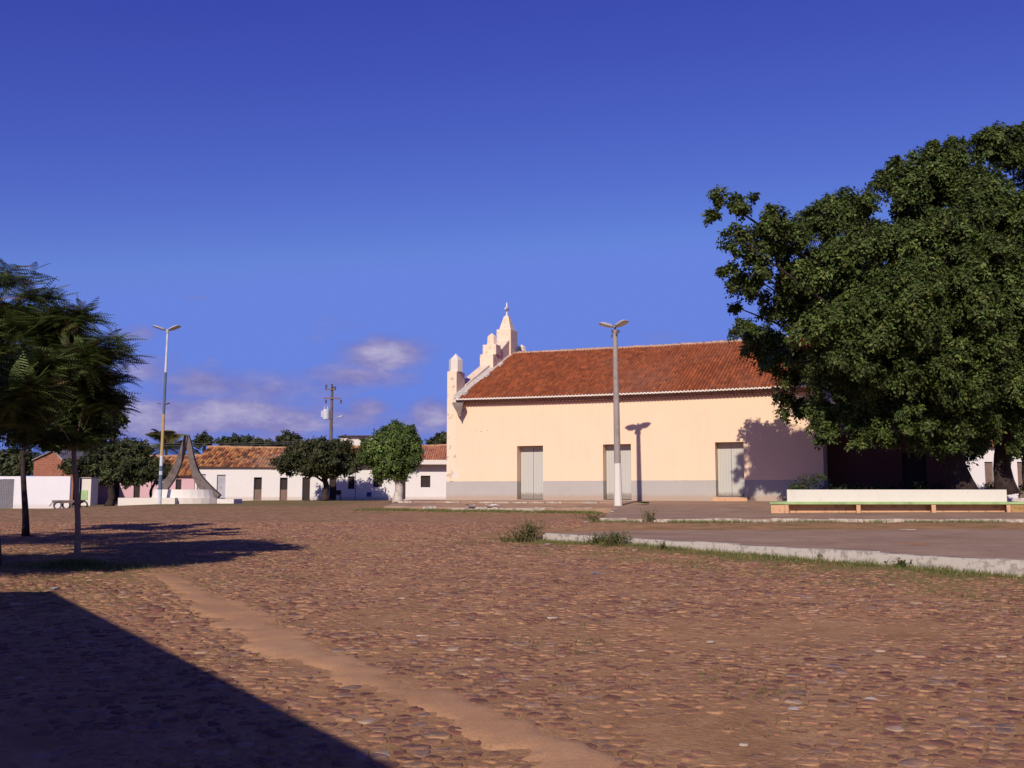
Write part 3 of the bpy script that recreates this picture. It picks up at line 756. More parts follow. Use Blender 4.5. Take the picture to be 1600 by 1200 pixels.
# ---------------------------------------------------------------- row of houses in the background
YH = 90.0
def hx(px): return (px-800)/F*YH/1.0
def hz(py): return EYE+(770-py)/F*YH
TH = lambda x, s, z: (x, YH+s, z)
def shop(name_label, px0, px1, eave_py, ridge_py, base_py, mat, ops, roofmat, pal, seed, depth=9., over=.35, ridge_back=4.2, per=.28, gable=True, cat='house', grp='low houses lining the far side of the square'):
    x0, x1 = hx(px0), hx(px1); zb = hz(base_py)-.5; ze = hz(eave_py); zr = EYE+(770-ridge_py)/F*(YH+ridge_back)
    h = empty('row_house', ((x0+x1)/2, YH, hz(base_py))); tag(h, name_label, cat, grp)
    mb = MB(); O = [(hx(a), hx(b_), hz(d), hz(c)) for a, b_, c, d, *_ in ops]
    wall(mb, TH, x0, x1, zb, ze, O, .28)
    for a in (x0, x1): mb.quad([TH(a, 0, zb), TH(a, 2*ridge_back, zb), TH(a, 2*ridge_back, ze), TH(a, ridge_back, zr-.08), TH(a, 0, ze)])
    mb.quad([TH(x0, 2*ridge_back, zb), TH(x1, 2*ridge_back, zb), TH(x1, 2*ridge_back, ze), TH(x0, 2*ridge_back, ze)])
    mb.build('wall', mat, h)
    for (a, b_, z0, z1), od in zip(O, ops):
        kind = od[4]; mb = MB()
        if kind == 'half':      # stable door: lower leaf shut, upper open, a dark sheet in wood colour stands for the unlit room
            mb.box(a, b_, .18, .24, z0, z0+(z1-z0)*.47, TH); mb.build('door', M['brown_wood'], h)
            mb = MB(); mb.box(a, b_, .27, .3, z0, z1, TH); mb.build('dark_room_sheet', M['dark_wood'], h)
        elif kind == 'window':
            mb.box(a, b_, .2, .26, z0, z1, TH); w_ = mb.build('window', M['dark_wood'], h)
            mb = MB(); mb.box((a+b_)/2-.03, (a+b_)/2+.03, .17, .2, z0, z1, TH); mb.box(a, b_, .172, .198, (z0+z1)/2-.03, (z0+z1)/2+.03, TH); mb.build('frame', M['brown_wood'], w_)
            mb = MB(); mb.box(a-.06, b_+.06, -.06, .1, z0-.08, z0-.004, TH); mb.build('sill', mat, w_)
        else:
            mb.box(a, b_, .16, .22, z0, z1, TH); mb.build('door', M['dark_wood'] if kind == 'dark' else M['grey_door2'], h)
    tiled('roof', TH, x0-.2, x1+.2, -over, ze-.02, ridge_back, zr, h, roofmat, pal, per=per, course=.5, amp=.06, seed=seed, jit=.03, sag=.12, spu=5)
    mb = MB(); mb.quad([TH(x0-.2, 2*ridge_back+over, ze-.02), TH(x1+.2, 2*ridge_back+over, ze-.02), TH(x1+.2, ridge_back, zr), TH(x0-.2, ridge_back, zr)])
    mb.quad([TH(x0-.2, -over+.03, ze-.1), TH(x1+.2, -over+.03, ze-.1), TH(x1+.2, ridge_back, zr-.1), TH(x0-.2, ridge_back, zr-.1)])
    mb.build('roof_deck', M['brown_wood'], h)
    mb = MB(); nr = 14
    for i in range(nr):
        a = x0-.2+(x1-x0+.4)*i/nr; b_ = x0-.2+(x1-x0+.4)*(i+1)/nr; dz = -.12*math.sin(math.pi*(i+.5)/nr)+random.uniform(-.02, .02)
        mb.tube([TH(a, ridge_back, zr+.03+dz), TH(b_, ridge_back, zr+.03+dz)], .12, 6)
    mb.build('ridge_cap', M['tile_plain'], h)
    return h
M['tile_plain'] = mat_plain('ridge_tile', (.45, .24, .13), .9, .3, 2)
shop('long low pink house with mottled tiled roof behind the monument', 128, 306, 743, 712, 783, M['pink'], [(277, 286, 749, 783, 'dark'), (180, 190, 749, 783, 'dark'), (212, 222, 749, 783, 'dark')], M['tile_old'], PAL_OLD, 31, ridge_back=4.0)
shop('long whitewashed house with old mottled orange roof and half-open doors', 307, 556, 729, 699, 781.5, M['white'],
     [(310, 323.5, 741, 781.5, 'grey'), (341, 354.5, 742, 781.5, 'grey'), (398.5, 411, 746, 781.5, 'half'), (439, 451, 746.5, 781.5, 'half'), (474, 486, 746, 781.5, 'dark'), (516, 527, 745, 781, 'dark'), (545, 555, 744.5, 764, 'window')], M['tile_old'], PAL_OLD, 32)
rh = shop('whitewashed house between the round trees and the church with smooth orange roof', 557, 712, 724, 696, 780, M['white'],
     [(584, 598, 742.5, 761, 'window'), (623, 634.5, 743, 780, 'dark'), (658, 673, 743.5, 761.5, 'window')], M['tile_new'], [(.50, .20, .10), (.46, .18, .09), (.54, .22, .11)], 33, over=.9, per=.2)
mb = MB(); mb.box(hx(648), hx(716), -1.05, -.93, hz(726.5), hz(719.5), TH); mb.box(hx(648), hx(650.5), -1.05, 0, hz(728), hz(722), TH); mb.build('fascia', M['bench_white'], rh)
mb = MB(); mb.box(hx(574.5), hx(581.5), -.03, -.004, hz(776), hz(769), TH); mb.build('wall_panel', M['sign_blue'], rh)
rh.name = 'row_house'
# taller white building behind
TB = lambda x, s, z: (x, 112+s, z)
bx_ = lambda px: (px-800)/F*112; bz_ = lambda py: EYE+(770-py)/F*112
bb = empty('white_building', (bx_(555), 112, .9)); tag(bb, 'taller white building whose upper wall shows above the rooftops beside the utility pole', 'building')
mb = MB(); wall(mb, TB, bx_(529), bx_(600), .5, bz_(682), [], .2)
for a in (bx_(529), bx_(600)): mb.quad([TB(a, 0, .5), TB(a, 7, .5), TB(a, 7, bz_(682)), TB(a, 0, bz_(682))])
mb.quad([TB(bx_(529), 7, .5), TB(bx_(600), 7, .5), TB(bx_(600), 7, bz_(682)), TB(bx_(529), 7, bz_(682))])
mb.build('wall', M['bench_white'], bb)
mb = MB(); mb.hexa([TB(bx_(526), -.4, bz_(682)), TB(bx_(603), -.4, bz_(682)), TB(bx_(603), 7.4, bz_(682)), TB(bx_(526), 7.4, bz_(682)), TB(bx_(533), 2, bz_(679)), TB(bx_(596), 2, bz_(679)), TB(bx_(596), 5, bz_(679)), TB(bx_(533), 5, bz_(679))])
mb.build('roof', M['brown_wood'], bb)
mb = MB(); mb.box(bx_(545), bx_(572), -.1, -.004, bz_(686), bz_(685.2), TB); mb.build('ledge', M['brown_wood'], bb)

# brick gable house behind the boundary wall
TG = lambda x, s, z: (x, 82+s, z)
gx = lambda px: (px-800)/F*82; gz = lambda py: EYE+(770-py)/F*82
def mat_brick():
    m, nt, b = newmat('brick'); P = geo(nt)
    br = nt.nodes.new('ShaderNodeTexBrick'); br.inputs['Scale'].default_value = 1.0
    br.inputs['Brick Width'].default_value = .3; br.inputs['Row Height'].default_value = .2; br.inputs['Mortar Size'].default_value = .012
    br.inputs['Color1'].default_value = (.42, .14, .075, 1); br.inputs['Color2'].default_value = (.33, .11, .06, 1); br.inputs['Mortar'].default_value = (.35, .25, .2, 1)
    mp = nt.nodes.new('ShaderNodeMapping'); mp.inputs['Rotation'].default_value = (math.pi/2, 0, 0); L(nt, P, mp.inputs[0]); L(nt, mp.outputs[0], br.inputs[0])
    c = mix(nt, .4, br.outputs[0], noise_n(nt, 1.5, 5, .7, P).outputs[0], 'MULTIPLY'); L(nt, c, b.inputs['Base Color']); b.inputs['Roughness'].default_value = .9
    return m
M['brick'] = mat_brick()
bg = empty('brick_house', (gx(90), 82, .8)); tag(bg, 'bare red brick gable house rising behind the white boundary wall', 'house')
mb = MB(); mb.quad([TG(gx(55), 0, .3), TG(gx(118), 0, .3), TG(gx(118), 0, gz(735)), TG(gx(88), 0, gz(704)), TG(gx(55), 0, gz(719))])
mb.quad([TG(gx(55), 0, .3), TG(gx(55), 8, .3), TG(gx(55), 8, gz(719)), TG(gx(55), 0, gz(719))]); mb.build('wall', M['brick'], bg)
mb = MB()
mb.hexa([TG(gx(87), -.4, gz(706)), TG(gx(121), -.4, gz(740)), TG(gx(121), 8, gz(740)), TG(gx(87), 8, gz(706)), TG(gx(87), -.4, gz(702.5)), TG(gx(122), -.4, gz(737)), TG(gx(122), 8, gz(737)), TG(gx(87), 8, gz(702.5))])
mb.hexa([TG(gx(53), -.2, gz(720)), TG(gx(86.5), -.2, gz(704.5)), TG(gx(86.5), 8, gz(704.5)), TG(gx(53), 8, gz(720)), TG(gx(53), -.2, gz(719)), TG(gx(86.5), -.2, gz(702.5)), TG(gx(86.5), 8, gz(702.5)), TG(gx(53), 8, gz(719))])
mb.build('roof', M['concrete'], bg)

# boundary wall + gate
YL = 68.0
TL = lambda x, s, z: (x, YL+s, z)
lx = lambda px: (px-800)/F*YL; lz = lambda py: EYE+(770-py)/F*YL
bw = empty('boundary_wall', (lx(60), YL, lz(794))); tag(bw, 'long white boundary wall with a grey metal gate at the left edge', 'wall')
mb = MB(); wall(mb, TL, lx(-160), lx(113), lz(800), lz(744.5), [(lx(2), lx(26), lz(797), lz(749))], .2)
mb.quad([TL(lx(-160), .2, lz(744.5)), TL(lx(-160), 0, lz(744.5)), TL(lx(113), 0, lz(744.5)), TL(lx(113), .2, lz(744.5))])
mb.quad([TL(lx(113), 0, lz(800)), TL(lx(113), .2, lz(800)), TL(lx(113), .2, lz(744.5)), TL(lx(113), 0, lz(744.5))])
mb.quad([TL(lx(-160), .2, lz(800)), TL(lx(2), .2, lz(800)), TL(lx(2), .2, lz(744.5)), TL(lx(-160), .2, lz(744.5))])
mb.quad([TL(lx(26), .2, lz(800)), TL(lx(113), .2, lz(800)), TL(lx(113), .2, lz(744.5)), TL(lx(26), .2, lz(744.5))])
mb.build('wall', M['white_low'], bw)
mb = MB(); mb.box(lx(2), lx(26), .08, .12, lz(796), lz(750), TL)
for k in range(9): x = lx(2)+(lx(26)-lx(2))*(k+.5)/9; mb.box(x-.01, x+.01, .06, .08, lz(796), lz(750), TL)
mb.box(lx(2), lx(26), .055, .078, lz(772.5), lz(771.5), TL)
mb.build('gate', M['gate'], bw)
# green and white painted kiosk wall
ks_ = empty('painted_kiosk', (lx(129), YL+1, lz(785))); tag(ks_, 'small white kiosk with a green painted lower half beside the cart', 'kiosk')
mb = MB(); mb.box(lx(121.5), lx(136), 1, 2.2, lz(790), lz(747), TL); mb.build('wall', M['bench_white'], ks_)
mb = MB(); mb.box(lx(121.3), lx(131.5), .97, .996, lz(781), lz(766), TL); mb.build('green_panel', M['green_p'], ks_)
mb = MB(); mb.box(lx(120.5), lx(137), .9, 2.3, lz(747)+.003, lz(745.5), TL); mb.build('roof', M['concrete'], ks_)

# cart
cY = 63.0; cxp = lambda px: (px-800)/F*cY
cz = Hs(cxp(115), cY)
ct = empty('cart', (cxp(115), cY, cz)); tag(ct, 'small flatbed handcart with white wheels standing in the tree shade', 'cart')
mb = MB(); mb.box(cxp(92), cxp(132), cY-.55, cY+.55, cz+.50, cz+.58); mb.box(cxp(94), cxp(130), cY-.5, cY-.45, cz+.40, cz+.497); mb.box(cxp(94), cxp(130), cY+.45, cY+.5, cz+.40, cz+.497); mb.build('bed', M['brown_wood'], ct)
for wxp in (102, 129):
    for sy in (-.62, .62):
        c = Vector((cxp(wxp), cY+sy, cz+.27)); mb = MB()
        for k in range(16):
            a0_, a1_ = 2*math.pi*k/16, 2*math.pi*(k+1)/16
            pts = []
            for yy in (-.05, .05):
                for (a_, r_) in ((a0_, .20), (a1_, .20), (a1_, .27), (a0_, .27)): pts.append(c+Vector((math.cos(a_)*r_, yy, math.sin(a_)*r_)))
            mb.hexa(pts)
        wh_ = mb.build('wheel', M['lamp_dark'], ct); mb = MB(); mb.tube([c-Vector((0, .03, 0)), c+Vector((0, .03, 0))], .195, 14); mb.build('rim', M['whitewash'], wh_)
for sy in (-.3, .3):
    mb = MB(); mb.tube([(cxp(92), cY+sy, cz+.52), (cxp(86), cY+sy, cz+.2)], .03, 6); mb.build('handle', M['brown_wood'], ct)

# chair by the house door
sX, sY = hx(538), 87.2; sz_ = Hs(sX, sY)
cr = empty('plastic_chair', (sX, sY, sz_)); tag(cr, 'dark chair standing outside the white house in tree shade', 'chair')
mb = MB(); mb.box(sX-.24, sX+.24, sY-.24, sY+.24, sz_+.42, sz_+.46); mb.build('seat', M['dark_wood'], cr)
mb = MB(); mb.box(sX-.24, sX+.24, sY+.2, sY+.24, sz_+.5, sz_+.9); mb.build('backrest', M['dark_wood'], cr)
for a in (-1, 1):
    for b_ in (-1, 1):
        mb = MB(); mb.tube([(sX+a*.21, sY+b_*.21, sz_+.42), (sX+a*.26, sY+b_*.26, sz_)], .025, 6); mb.build('leg', M['dark_wood'], cr)
    mb = MB(); mb.box(sX+a*.25-.03, sX+a*.25+.03, sY-.24, sY+.24, sz_+.63, sz_+.66); mb.build('armrest', M['dark_wood'], cr)

# ---------------------------------------------------------------- monument
YM = 68.0; mx_ = lambda px: (px-800)/F*YM; mz_ = lambda py: EYE+(770-py)/F*YM
mo = empty('monument', (mx_(290), YM, mz_(786))); tag(mo, 'grey concrete monument of two curved blades meeting at the top on a white stepped base', 'monument')
def blade(pts, dy0, dy1, yoff0, yoff1):
    mb = MB(); prev = None; n = len(pts)
    # resample
    P_ = []
    for i in range(n-1):
        for t in np.linspace(0, 1, 5)[:-1]:
            # catmull-rom
            p0 = pts[max(i-1, 0)]; p1 = pts[i]; p2 = pts[i+1]; p3 = pts[min(i+2, n-1)]
            P_.append(tuple(.5*((2*p1[k])+(-p0[k]+p2[k])*t+(2*p0[k]-5*p1[k]+4*p2[k]-p3[k])*t*t+(-p0[k]+3*p1[k]-3*p2[k]+p3[k])*t**3) for k in range(3)))
    P_.append(pts[-1])
    rings = []
    for i, (px, py, w) in enumerate(P_):
        f = i/(len(P_)-1); y = YM+yoff0+(yoff1-yoff0)*f; dy = dy0+(dy1-dy0)*f
        a = P_[max(0, i-1)]; b_ = P_[min(len(P_)-1, i+1)]; dx, dz = b_[0]-a[0], -(b_[1]-a[1]); l = math.hypot(dx, dz); nx, nz = -dz/l, dx/l
        ww = w/2/F*YM; c = Vector((mx_(px), y, mz_(py))); o1 = Vector((nx*ww, 0, nz*ww)); d1 = Vector((0, dy/2, 0))
        rings.append([c-o1-d1, c+o1-d1, c+o1+d1, c-o1+d1])
    for A, B in zip(rings[:-1], rings[1:]): mb.hexa(A+B)
    mb.build('blade', M['concrete_dark'], mo)
blade([(249, 776, 12), (262, 760, 12), (274, 741, 11), (283, 718, 9), (288, 697, 7), (291, 681, 5)], .45, .2, -.1, 0)
blade([(341, 780, 18), (324, 763, 16), (309, 743, 12), (301, 720, 9), (296, 698, 8), (292, 680, 5)], .55, .2, .1, .1)
def disc(cx, cy, rx, ry, z0, z1, mat, name, parent, taper=1.0, n=28):
    mb = MB(); b0 = []
    A = [(cx+rx*math.cos(2*math.pi*k/n), cy+ry*math.sin(2*math.pi*k/n), z0) for k in range(n)]
    B = [(cx+rx*taper*math.cos(2*math.pi*k/n), cy+ry*taper*math.sin(2*math.pi*k/n), z1) for k in range(n)]
    for k in range(n): mb.quad([A[k], A[(k+1) % n], B[(k+1) % n], B[k]])
    mb.quad(B); mb.build(name, mat, parent)
disc(mx_(290), YM+.3, (mx_(340)-mx_(240))/2, 2.0, mz_(779), mz_(765), M['whitewash'], 'pedestal', mo, .93)
disc(mx_(292), YM+.3, (mx_(352)-mx_(234))/2, 2.35, mz_(789), mz_(778), M['bench_white'], 'step', mo, 1.)
mb = MB(); mb.box(mx_(211), mx_(296), YM-2.5, YM+1.0, mz_(792), mz_(777.5)); mb.build('slab', M['bench_white'], mo)
mb = MB(); mb.box(mx_(335), mx_(372), YM-.6, YM+1.5, mz_(789), mz_(779.5)); mb.build('slab', M['whitewash'], mo)

# ---------------------------------------------------------------- lamps
def lamp_head(parent, base, d, length, mat=None, w=.16, und=None):
    d = Vector(d).normalized(); side = d.cross(Vector((0, 0, 1))).normalized(); up2 = side.cross(d)
    mb = MB(); sec = [(0, .04, .05), (.12, .09, .07), (.3, w, .10), (.7, w*1.08, .11), (.95, w*.9, .07), (1., w*.6, .03)]
    rings = []
    for t, ww, hh in sec:
        c = Vector(base)+d*length*t; rings.append([c-side*ww-up2*hh*.35, c+side*ww-up2*hh*.35, c+side*ww*.75+up2*hh*.6, c-side*ww*.75+up2*hh*.6])
    for A, B in zip(rings[:-1], rings[1:]): mb.hexa(A+B)
    h = mb.build('lamp_head', mat or M['lamp_alu'], parent)
    mb = MB(); rings = []
    for t, ww in ((.32, w*.8), (.6, w*.85), (.88, w*.7)):
        c = Vector(base)+d*length*t-up2*.045; rings.append([c-side*ww-up2*.05, c+side*ww-up2*.05, c+side*ww, c-side*ww])
    for A, B in zip(rings[:-1], rings[1:]): mb.hexa(A+B)
    mb.build('lens', und or M['lamp_dark'], h)
# right concrete lamp
lp = W(966, 793, 42); lp.z = plat_z(lp.x, lp.y)-.02
top = W(961, 516, 42)
la = empty('street_lamp', lp); tag(la, 'concrete street lamp post with whitewashed foot in front of the church', 'street lamp')
def lerpz(a, b_, z): return a.lerp(b_, (z-a.z)/(b_.z-a.z))
zw = W(963, 724, 42).z; H1 = top.z
mb = MB(); pts = [lp-Vector((0, 0, .2)), lerpz(lp, top, lp.z+.25), lerpz(lp, top, zw)]
mb.tube(pts, [.175, .17, .145], 10, jit=.02); mb.build('painted_base', M['whitewash'], la)
mb = MB(); pts = [lerpz(lp, top, zw)+Vector((0, 0, .002)), lerpz(lp, top, (zw+H1)/2), top]
mb.tube(pts, [.143, .125, .10], 10); mb.build('pole', M['concrete'], la)
mb = MB(); mb.tube([top, top+Vector((0, 0, .22))], .05, 8)
for k in range(5):
    a = k*1.26; c = top+Vector((math.cos(a)*.15, math.sin(a)*.15, -.12-.09*(k % 3))); mb.tube([c, c+Vector((.0, 0, .12))], .045, 6)
    mb.tube([c+Vector((0, 0, .06)), top+Vector((0, 0, -.08-.09*(k % 3)))], .012, 5)
mb.tube([top+Vector((-.16, 0, -.05)), top+Vector((.18, 0, -.05))], .025, 6)
mb.build('bracket', M['lamp_dark'], la)
tb = top+Vector((0, 0, .12))
lamp_head(la, tb, (-.80, -.28, .17), .74, w=.20); lamp_head(la, tb, (.45, -.55, .22), .72, w=.21)
# left tall painted lamp
YP = 65.5; pz = lambda py: EYE+(770-py)/F*YP; pxx = lambda px: (px-800)/F*YP
lb = Vector((pxx(253), YP, Hs(pxx(253), YP))); lt = Vector((W(262, 517, YP)))
l2 = empty('street_lamp', lb); tag(l2, 'tall slim painted lamp post with two lamp heads beside the monument', 'street lamp')
seg = [(None, .14, 0), (765, .13, 1), (742, .12, 2), (736, .12, 1), (728, .115, 0), (712, .11, 3), (647, .095, 2), (582, .085, 4), (517, .065, 4)]
zs_ = [lb.z-.1]+[W(255, s_[0], YP).z for s_ in seg[1:]]
mb = MB(); mb.tube([lb.lerp(lt, (z-lb.z)/(lt.z-lb.z)) for z in zs_], [s_[1] for s_ in seg], 8, mi=[0, 1, 0, 1, 0, 3, 2, 4])
mb.build('pole', [M['palewhite_p'], M['blue_p'], M['blue_p'], M['yellow_p'], M['palewhite_p']], l2)
lamp_head(l2, lt, (-.9, -.35, .30), 1.0, w=.26); lamp_head(l2, lt, (.9, -.35, .30), 1.0, w=.26)
mb = MB(); mb.tube([lt-Vector((0, 0, .15)), lt+Vector((0, 0, .1))], .1, 8); mb.build('bracket', M['lamp_alu'], l2)
# ---------------------------------------------------------------- utility pole
YU = 100.0; U = lambda px, py, dy=0: Vector(((px-800)/F*(YU+dy), YU+dy, EYE+(770-py)/F*(YU+dy)))
ub = U(515, 781); up = empty('utility_pole', ub); tag(up, 'concrete utility pole with transformer, crossarms and a lamp rising behind the rooftops', 'utility pole')
mb = MB(); mb.tube([ub, U(517, 690), U(517.5, 604)], [.22, .18, .12], 8); mb.build('pole', M['concrete_dark'], up)
mb = MB(); a, b_ = U(505, 623), U(531, 624.5); mb.box(a.x, b_.x, YU-.28, YU-.16, a.z-.06, a.z+.07); mb.build('crossarm', M['brown_wood'], up)
mb = MB(); a, b_ = U(507, 609), U(523, 609); mb.box(a.x, b_.x, YU-.26, YU-.15, a.z-.05, a.z+.06); mb.build('crossarm', M['brown_wood'], up)
for px, py, hh in ((508, 605, .5), (517, 603.5, .45), (522, 607, .4), (508, 628, -.35), (531.5, 628, -.4)):
    mb = MB(); c = U(px, py, -.2); mb.tube([c-Vector((0, 0, abs(hh)/2)), c+Vector((0, 0, abs(hh)/2))], [.07, .11], 8); mb.build('insulator', M['lamp_dark'], up)
mb = MB(); c0_, c1_ = U(509, 656, -.3), U(509, 640, -.3); mb.tube([c0_, c0_+Vector((0, 0, .08)), c1_-Vector((0, 0, .05)), c1_], [.30, .34, .34, .28], 14)
for dx in (-.18, .12): mb.tube([c1_+Vector((dx, 0, 0)), c1_+Vector((dx, 0, .32))], .04, 6)
for k in range(4): mb.box(c0_.x-.48, c0_.x-.33, YU-.45+k*.08, YU-.42+k*.08, c0_.z+.25, c1_.z-.15)
mb.build('transformer', M['palewhite_p'], up)
mb = MB(); mb.tube([U(518, 666), U(522, 660, -.3), U(526, 653, -.5), U(530, 651, -.6)], .035, 6); mb.build('lamp_arm', M['lamp_alu'], up)
lamp_head(up, U(527, 652.5, -.5), (.9, -.3, .2), .6, w=.14)
def cable(a, b_, sag, label, r=.028, grp='overhead cables from the utility pole'):
    mb = MB(); pts = []
    for i in range(15):
        t = i/14; p = a.lerp(b_, t); p.z -= sag*4*t*(1-t); pts.append(p)
    mb.tube(pts, r, 4); o_ = mb.build('power_cable', M['lamp_dark'], origin=a); tag(o_, label, 'cable', grp)
for k, (pa, pb) in enumerate(((690, 688), (693, 692))):
    lab = 'thin overhead cable strung left from the utility pole, ' + ('upper one', 'lower one')[k]
    cable(U(516, pa-2), Vector(((60-800)/F*92, 92, EYE+(770-pb)/F*92)), .35, lab)

# ---------------------------------------------------------------- planter bench
YB = 34.5
def bxp(px): return (px-800)/F*YB
gzb = plat_z(bxp(1400), YB)
def bz(py): return EYE+(770-py)/F*YB
pb = empty('planter_bench', (bxp(1400), YB, gzb)); tag(pb, 'long white planter wall with green bench slab on orange supports under the big tree', 'bench')
TBn = lambda x, y, z: (x+(y-YB)*.40, y, z)
SD = .62; zt_ = bz(784.0); zs = zt_-.09; g0 = gzb-.2
mb = MB(); Rm = random.Random(1)
nseg = 14; x0, x1 = bxp(1201), bxp(1598)
mb.box(x0-.02, x1+.02, YB-.03, YB+SD, zs, zt_, TBn); 
mb.box(x0-.02, x0+SD, YB+SD, YB+6.0, zs, zt_, TBn)
mb.build('seat', M['bench_green'], pb, bevel=.015)
# supports
for (a, b_, mt) in ((1201.5, 1223, 'bench_orange'), (1223.3, 1229, 'bench_orange'), (1334, 1340.5, 'bench_orange'), (1450.5, 1457.5, 'bench_orange'), (1567, 1573.5, 'bench_orange'), (1574, 1598, 'bench_mossy')):
    mb = MB(); off = 0 if a < 1230 and a > 1222 or 1300 < a < 1573 else .012
    mb.box(bxp(a), bxp(b_), YB+off, YB+SD-.02, g0, zs-.003, TBn); mb.build('support', M[mt], pb, bevel=.008)
mb = MB(); mb.box(bxp(1202), bxp(1202)+.12, YB+.63, YB+6, g0, zs-.003, TBn); mb.build('support', M['bench_orange'], pb)
mb = MB(); mb.box(bxp(1229), bxp(1567), YB+.34, YB+.60, g0, zs-.003, TBn); mb.build('back_panel', M['bench_orange'], pb)
mb = MB(); zpt = bz(765)
mb.box(bxp(1223.5), bxp(1571), YB+SD-.02, YB+SD+.16, zs, zpt, TBn); mb.box(bxp(1223.5), bxp(1223.5)+.18, YB+SD+.16, YB+6.2, zs, zpt, TBn); mb.box(bxp(1571)-.18, bxp(1571), YB+SD+.16, YB+6.2, zs, zpt, TBn)
mb.box(bxp(1223.5)+.18, bxp(1571)-.18, YB+6.02, YB+6.2, zs, zpt, TBn)
mb.build('planter_wall', M['bench_white'], pb, bevel=.012)
mb = MB(); mb.box(bxp(1223.5)+.18, bxp(1571)-.18, YB+SD+.16, YB+6.02, g0, zpt-.12, TBn); mb.build('soil', M['soil'], pb)

# ---------------------------------------------------------------- foliage
def leaf_quads(C, size, Rn, flat=.0, ar=.5, out=None):
    n = len(C); nrm = Rn.normal(size=(n, 3))*.55
    if out is not None: nrm = nrm + out*.9
    nrm[:, 2] += .45; nrm /= np.linalg.norm(nrm, axis=1)[:, None]+1e-9
    a = Rn.normal(size=(n, 3)); a[:, 2] -= .8
    a -= nrm*np.sum(a*nrm, 1)[:, None]; a /= np.linalg.norm(a, axis=1)[:, None]+1e-9
    sdir = np.cross(nrm, a)
    s = size*Rn.uniform(.65, 1.35, (n, 1))
    V = np.stack([C, C+a*s*.5+sdir*s*ar*.5, C+a*s+nrm*s*-.08, C+a*s*.5-sdir*s*ar*.5], 1).reshape(-1, 3)
    Qd = np.arange(4*n).reshape(-1, 4); return V, Qd
def leafcols(n, base, Rn, var=.35, k=4):
    c = np.array(base)*np.exp(Rn.normal(0, var, (n, 1))); c[:, 0] *= Rn.uniform(.8, 1.25, n); c[:, 1] *= Rn.uniform(.9, 1.1, n)
    return np.repeat(c, k, 0)
def clump_crown(lobes, Rn, dens=26, perspray=44, size=.12, spray=.55, droop=.5, col=(.055, .085, .022), shell=.8, up_bias=.0, fill=.25, var=.35, layer=0):
    """lobes: (x,y,z,r) -> leaf cloud made of drooping sprays growing from the lobe shells"""
    Cs = []; Os = []; Cl = []
    for (x, y, z, r) in lobes:
        lt = math.exp(Rn.normal(0, .22))
        ns = max(3, int(dens*r*r*4*math.pi/10))
        d = Rn.normal(size=(ns, 3)); d[:, 2] += up_bias; d /= np.linalg.norm(d, axis=1)[:, None]
        rr = r*Rn.uniform(shell, 1.0, (ns, 1)); c0 = np.array([x, y, z])+d*rr*.86
        L_ = spray*Rn.uniform(.6, 1.5, (ns, 1))*min(1.0, r/.8)
        k = perspray; t = Rn.uniform(0, 1, (ns, k, 1))**.8
        hd = d.copy(); hd[:, 2] *= .5
        P = c0[:, None, :] + hd[:, None, :]*L_[:, None, :]*t
        P[:, :, 2] += (.25*L_*1.0)*np.squeeze(t, 2) - droop*L_*np.squeeze(t, 2)**2*1.6
        P += Rn.normal(size=P.shape)*(.055+.13*L_[:, None, :]*(1-t*.45))*.9
        Cs.append(P.reshape(-1, 3)); Os.append(np.repeat(d, k, 0))
        tone = lt*np.exp(Rn.normal(0, .18, (ns, 1))); Cl.append(np.repeat(tone, k, 0))
        nf = int(ns*perspray*fill)
        if nf:
            q = Rn.normal(size=(nf, 3)); q /= np.linalg.norm(q, axis=1)[:, None]; q = q*r*(Rn.uniform(0, 1, (nf, 1))**.4)*.88
            Cs.append(np.array([x, y, z])+q); Os.append(q/(r+1e-6)); Cl.append(np.ones((nf, 1)))
    C = np.concatenate(Cs); O_ = np.concatenate(Os); tone = np.concatenate(Cl)
    V, Qd = leaf_quads(C, size, Rn, out=O_)
    cc = leafcols(len(C), col, Rn, var*.6)*np.repeat(tone, 4, 0)
    return V, Qd, cc
def sublobes(lobes, Rn, n=9, fr=.35):
    out = []
    for (x, y, z, r) in lobes:
        k = max(4, int(n*min(1.6, r)))
        for _ in range(k):
            d = Rn.normal(size=3); d /= np.linalg.norm(d); q = r*(1-fr)*Rn.uniform(.8, 1.15)
            out.append((x+d[0]*q, y+d[1]*q, z+d[2]*q*.95, r*fr*Rn.uniform(.7, 1.25)))
    return out
def crown(parent, lobes, seed, mat=None, sub=0, **kw):
    Rn = np.random.RandomState(seed)
    if sub: lobes = sublobes(lobes, Rn, sub)
    V, Qd, cc = clump_crown(lobes, Rn, **kw)
    print('crown', parent.name, len(Qd)); return np_mesh('crown', V, Qd, mat or M['leaf'], cc, parent=parent)
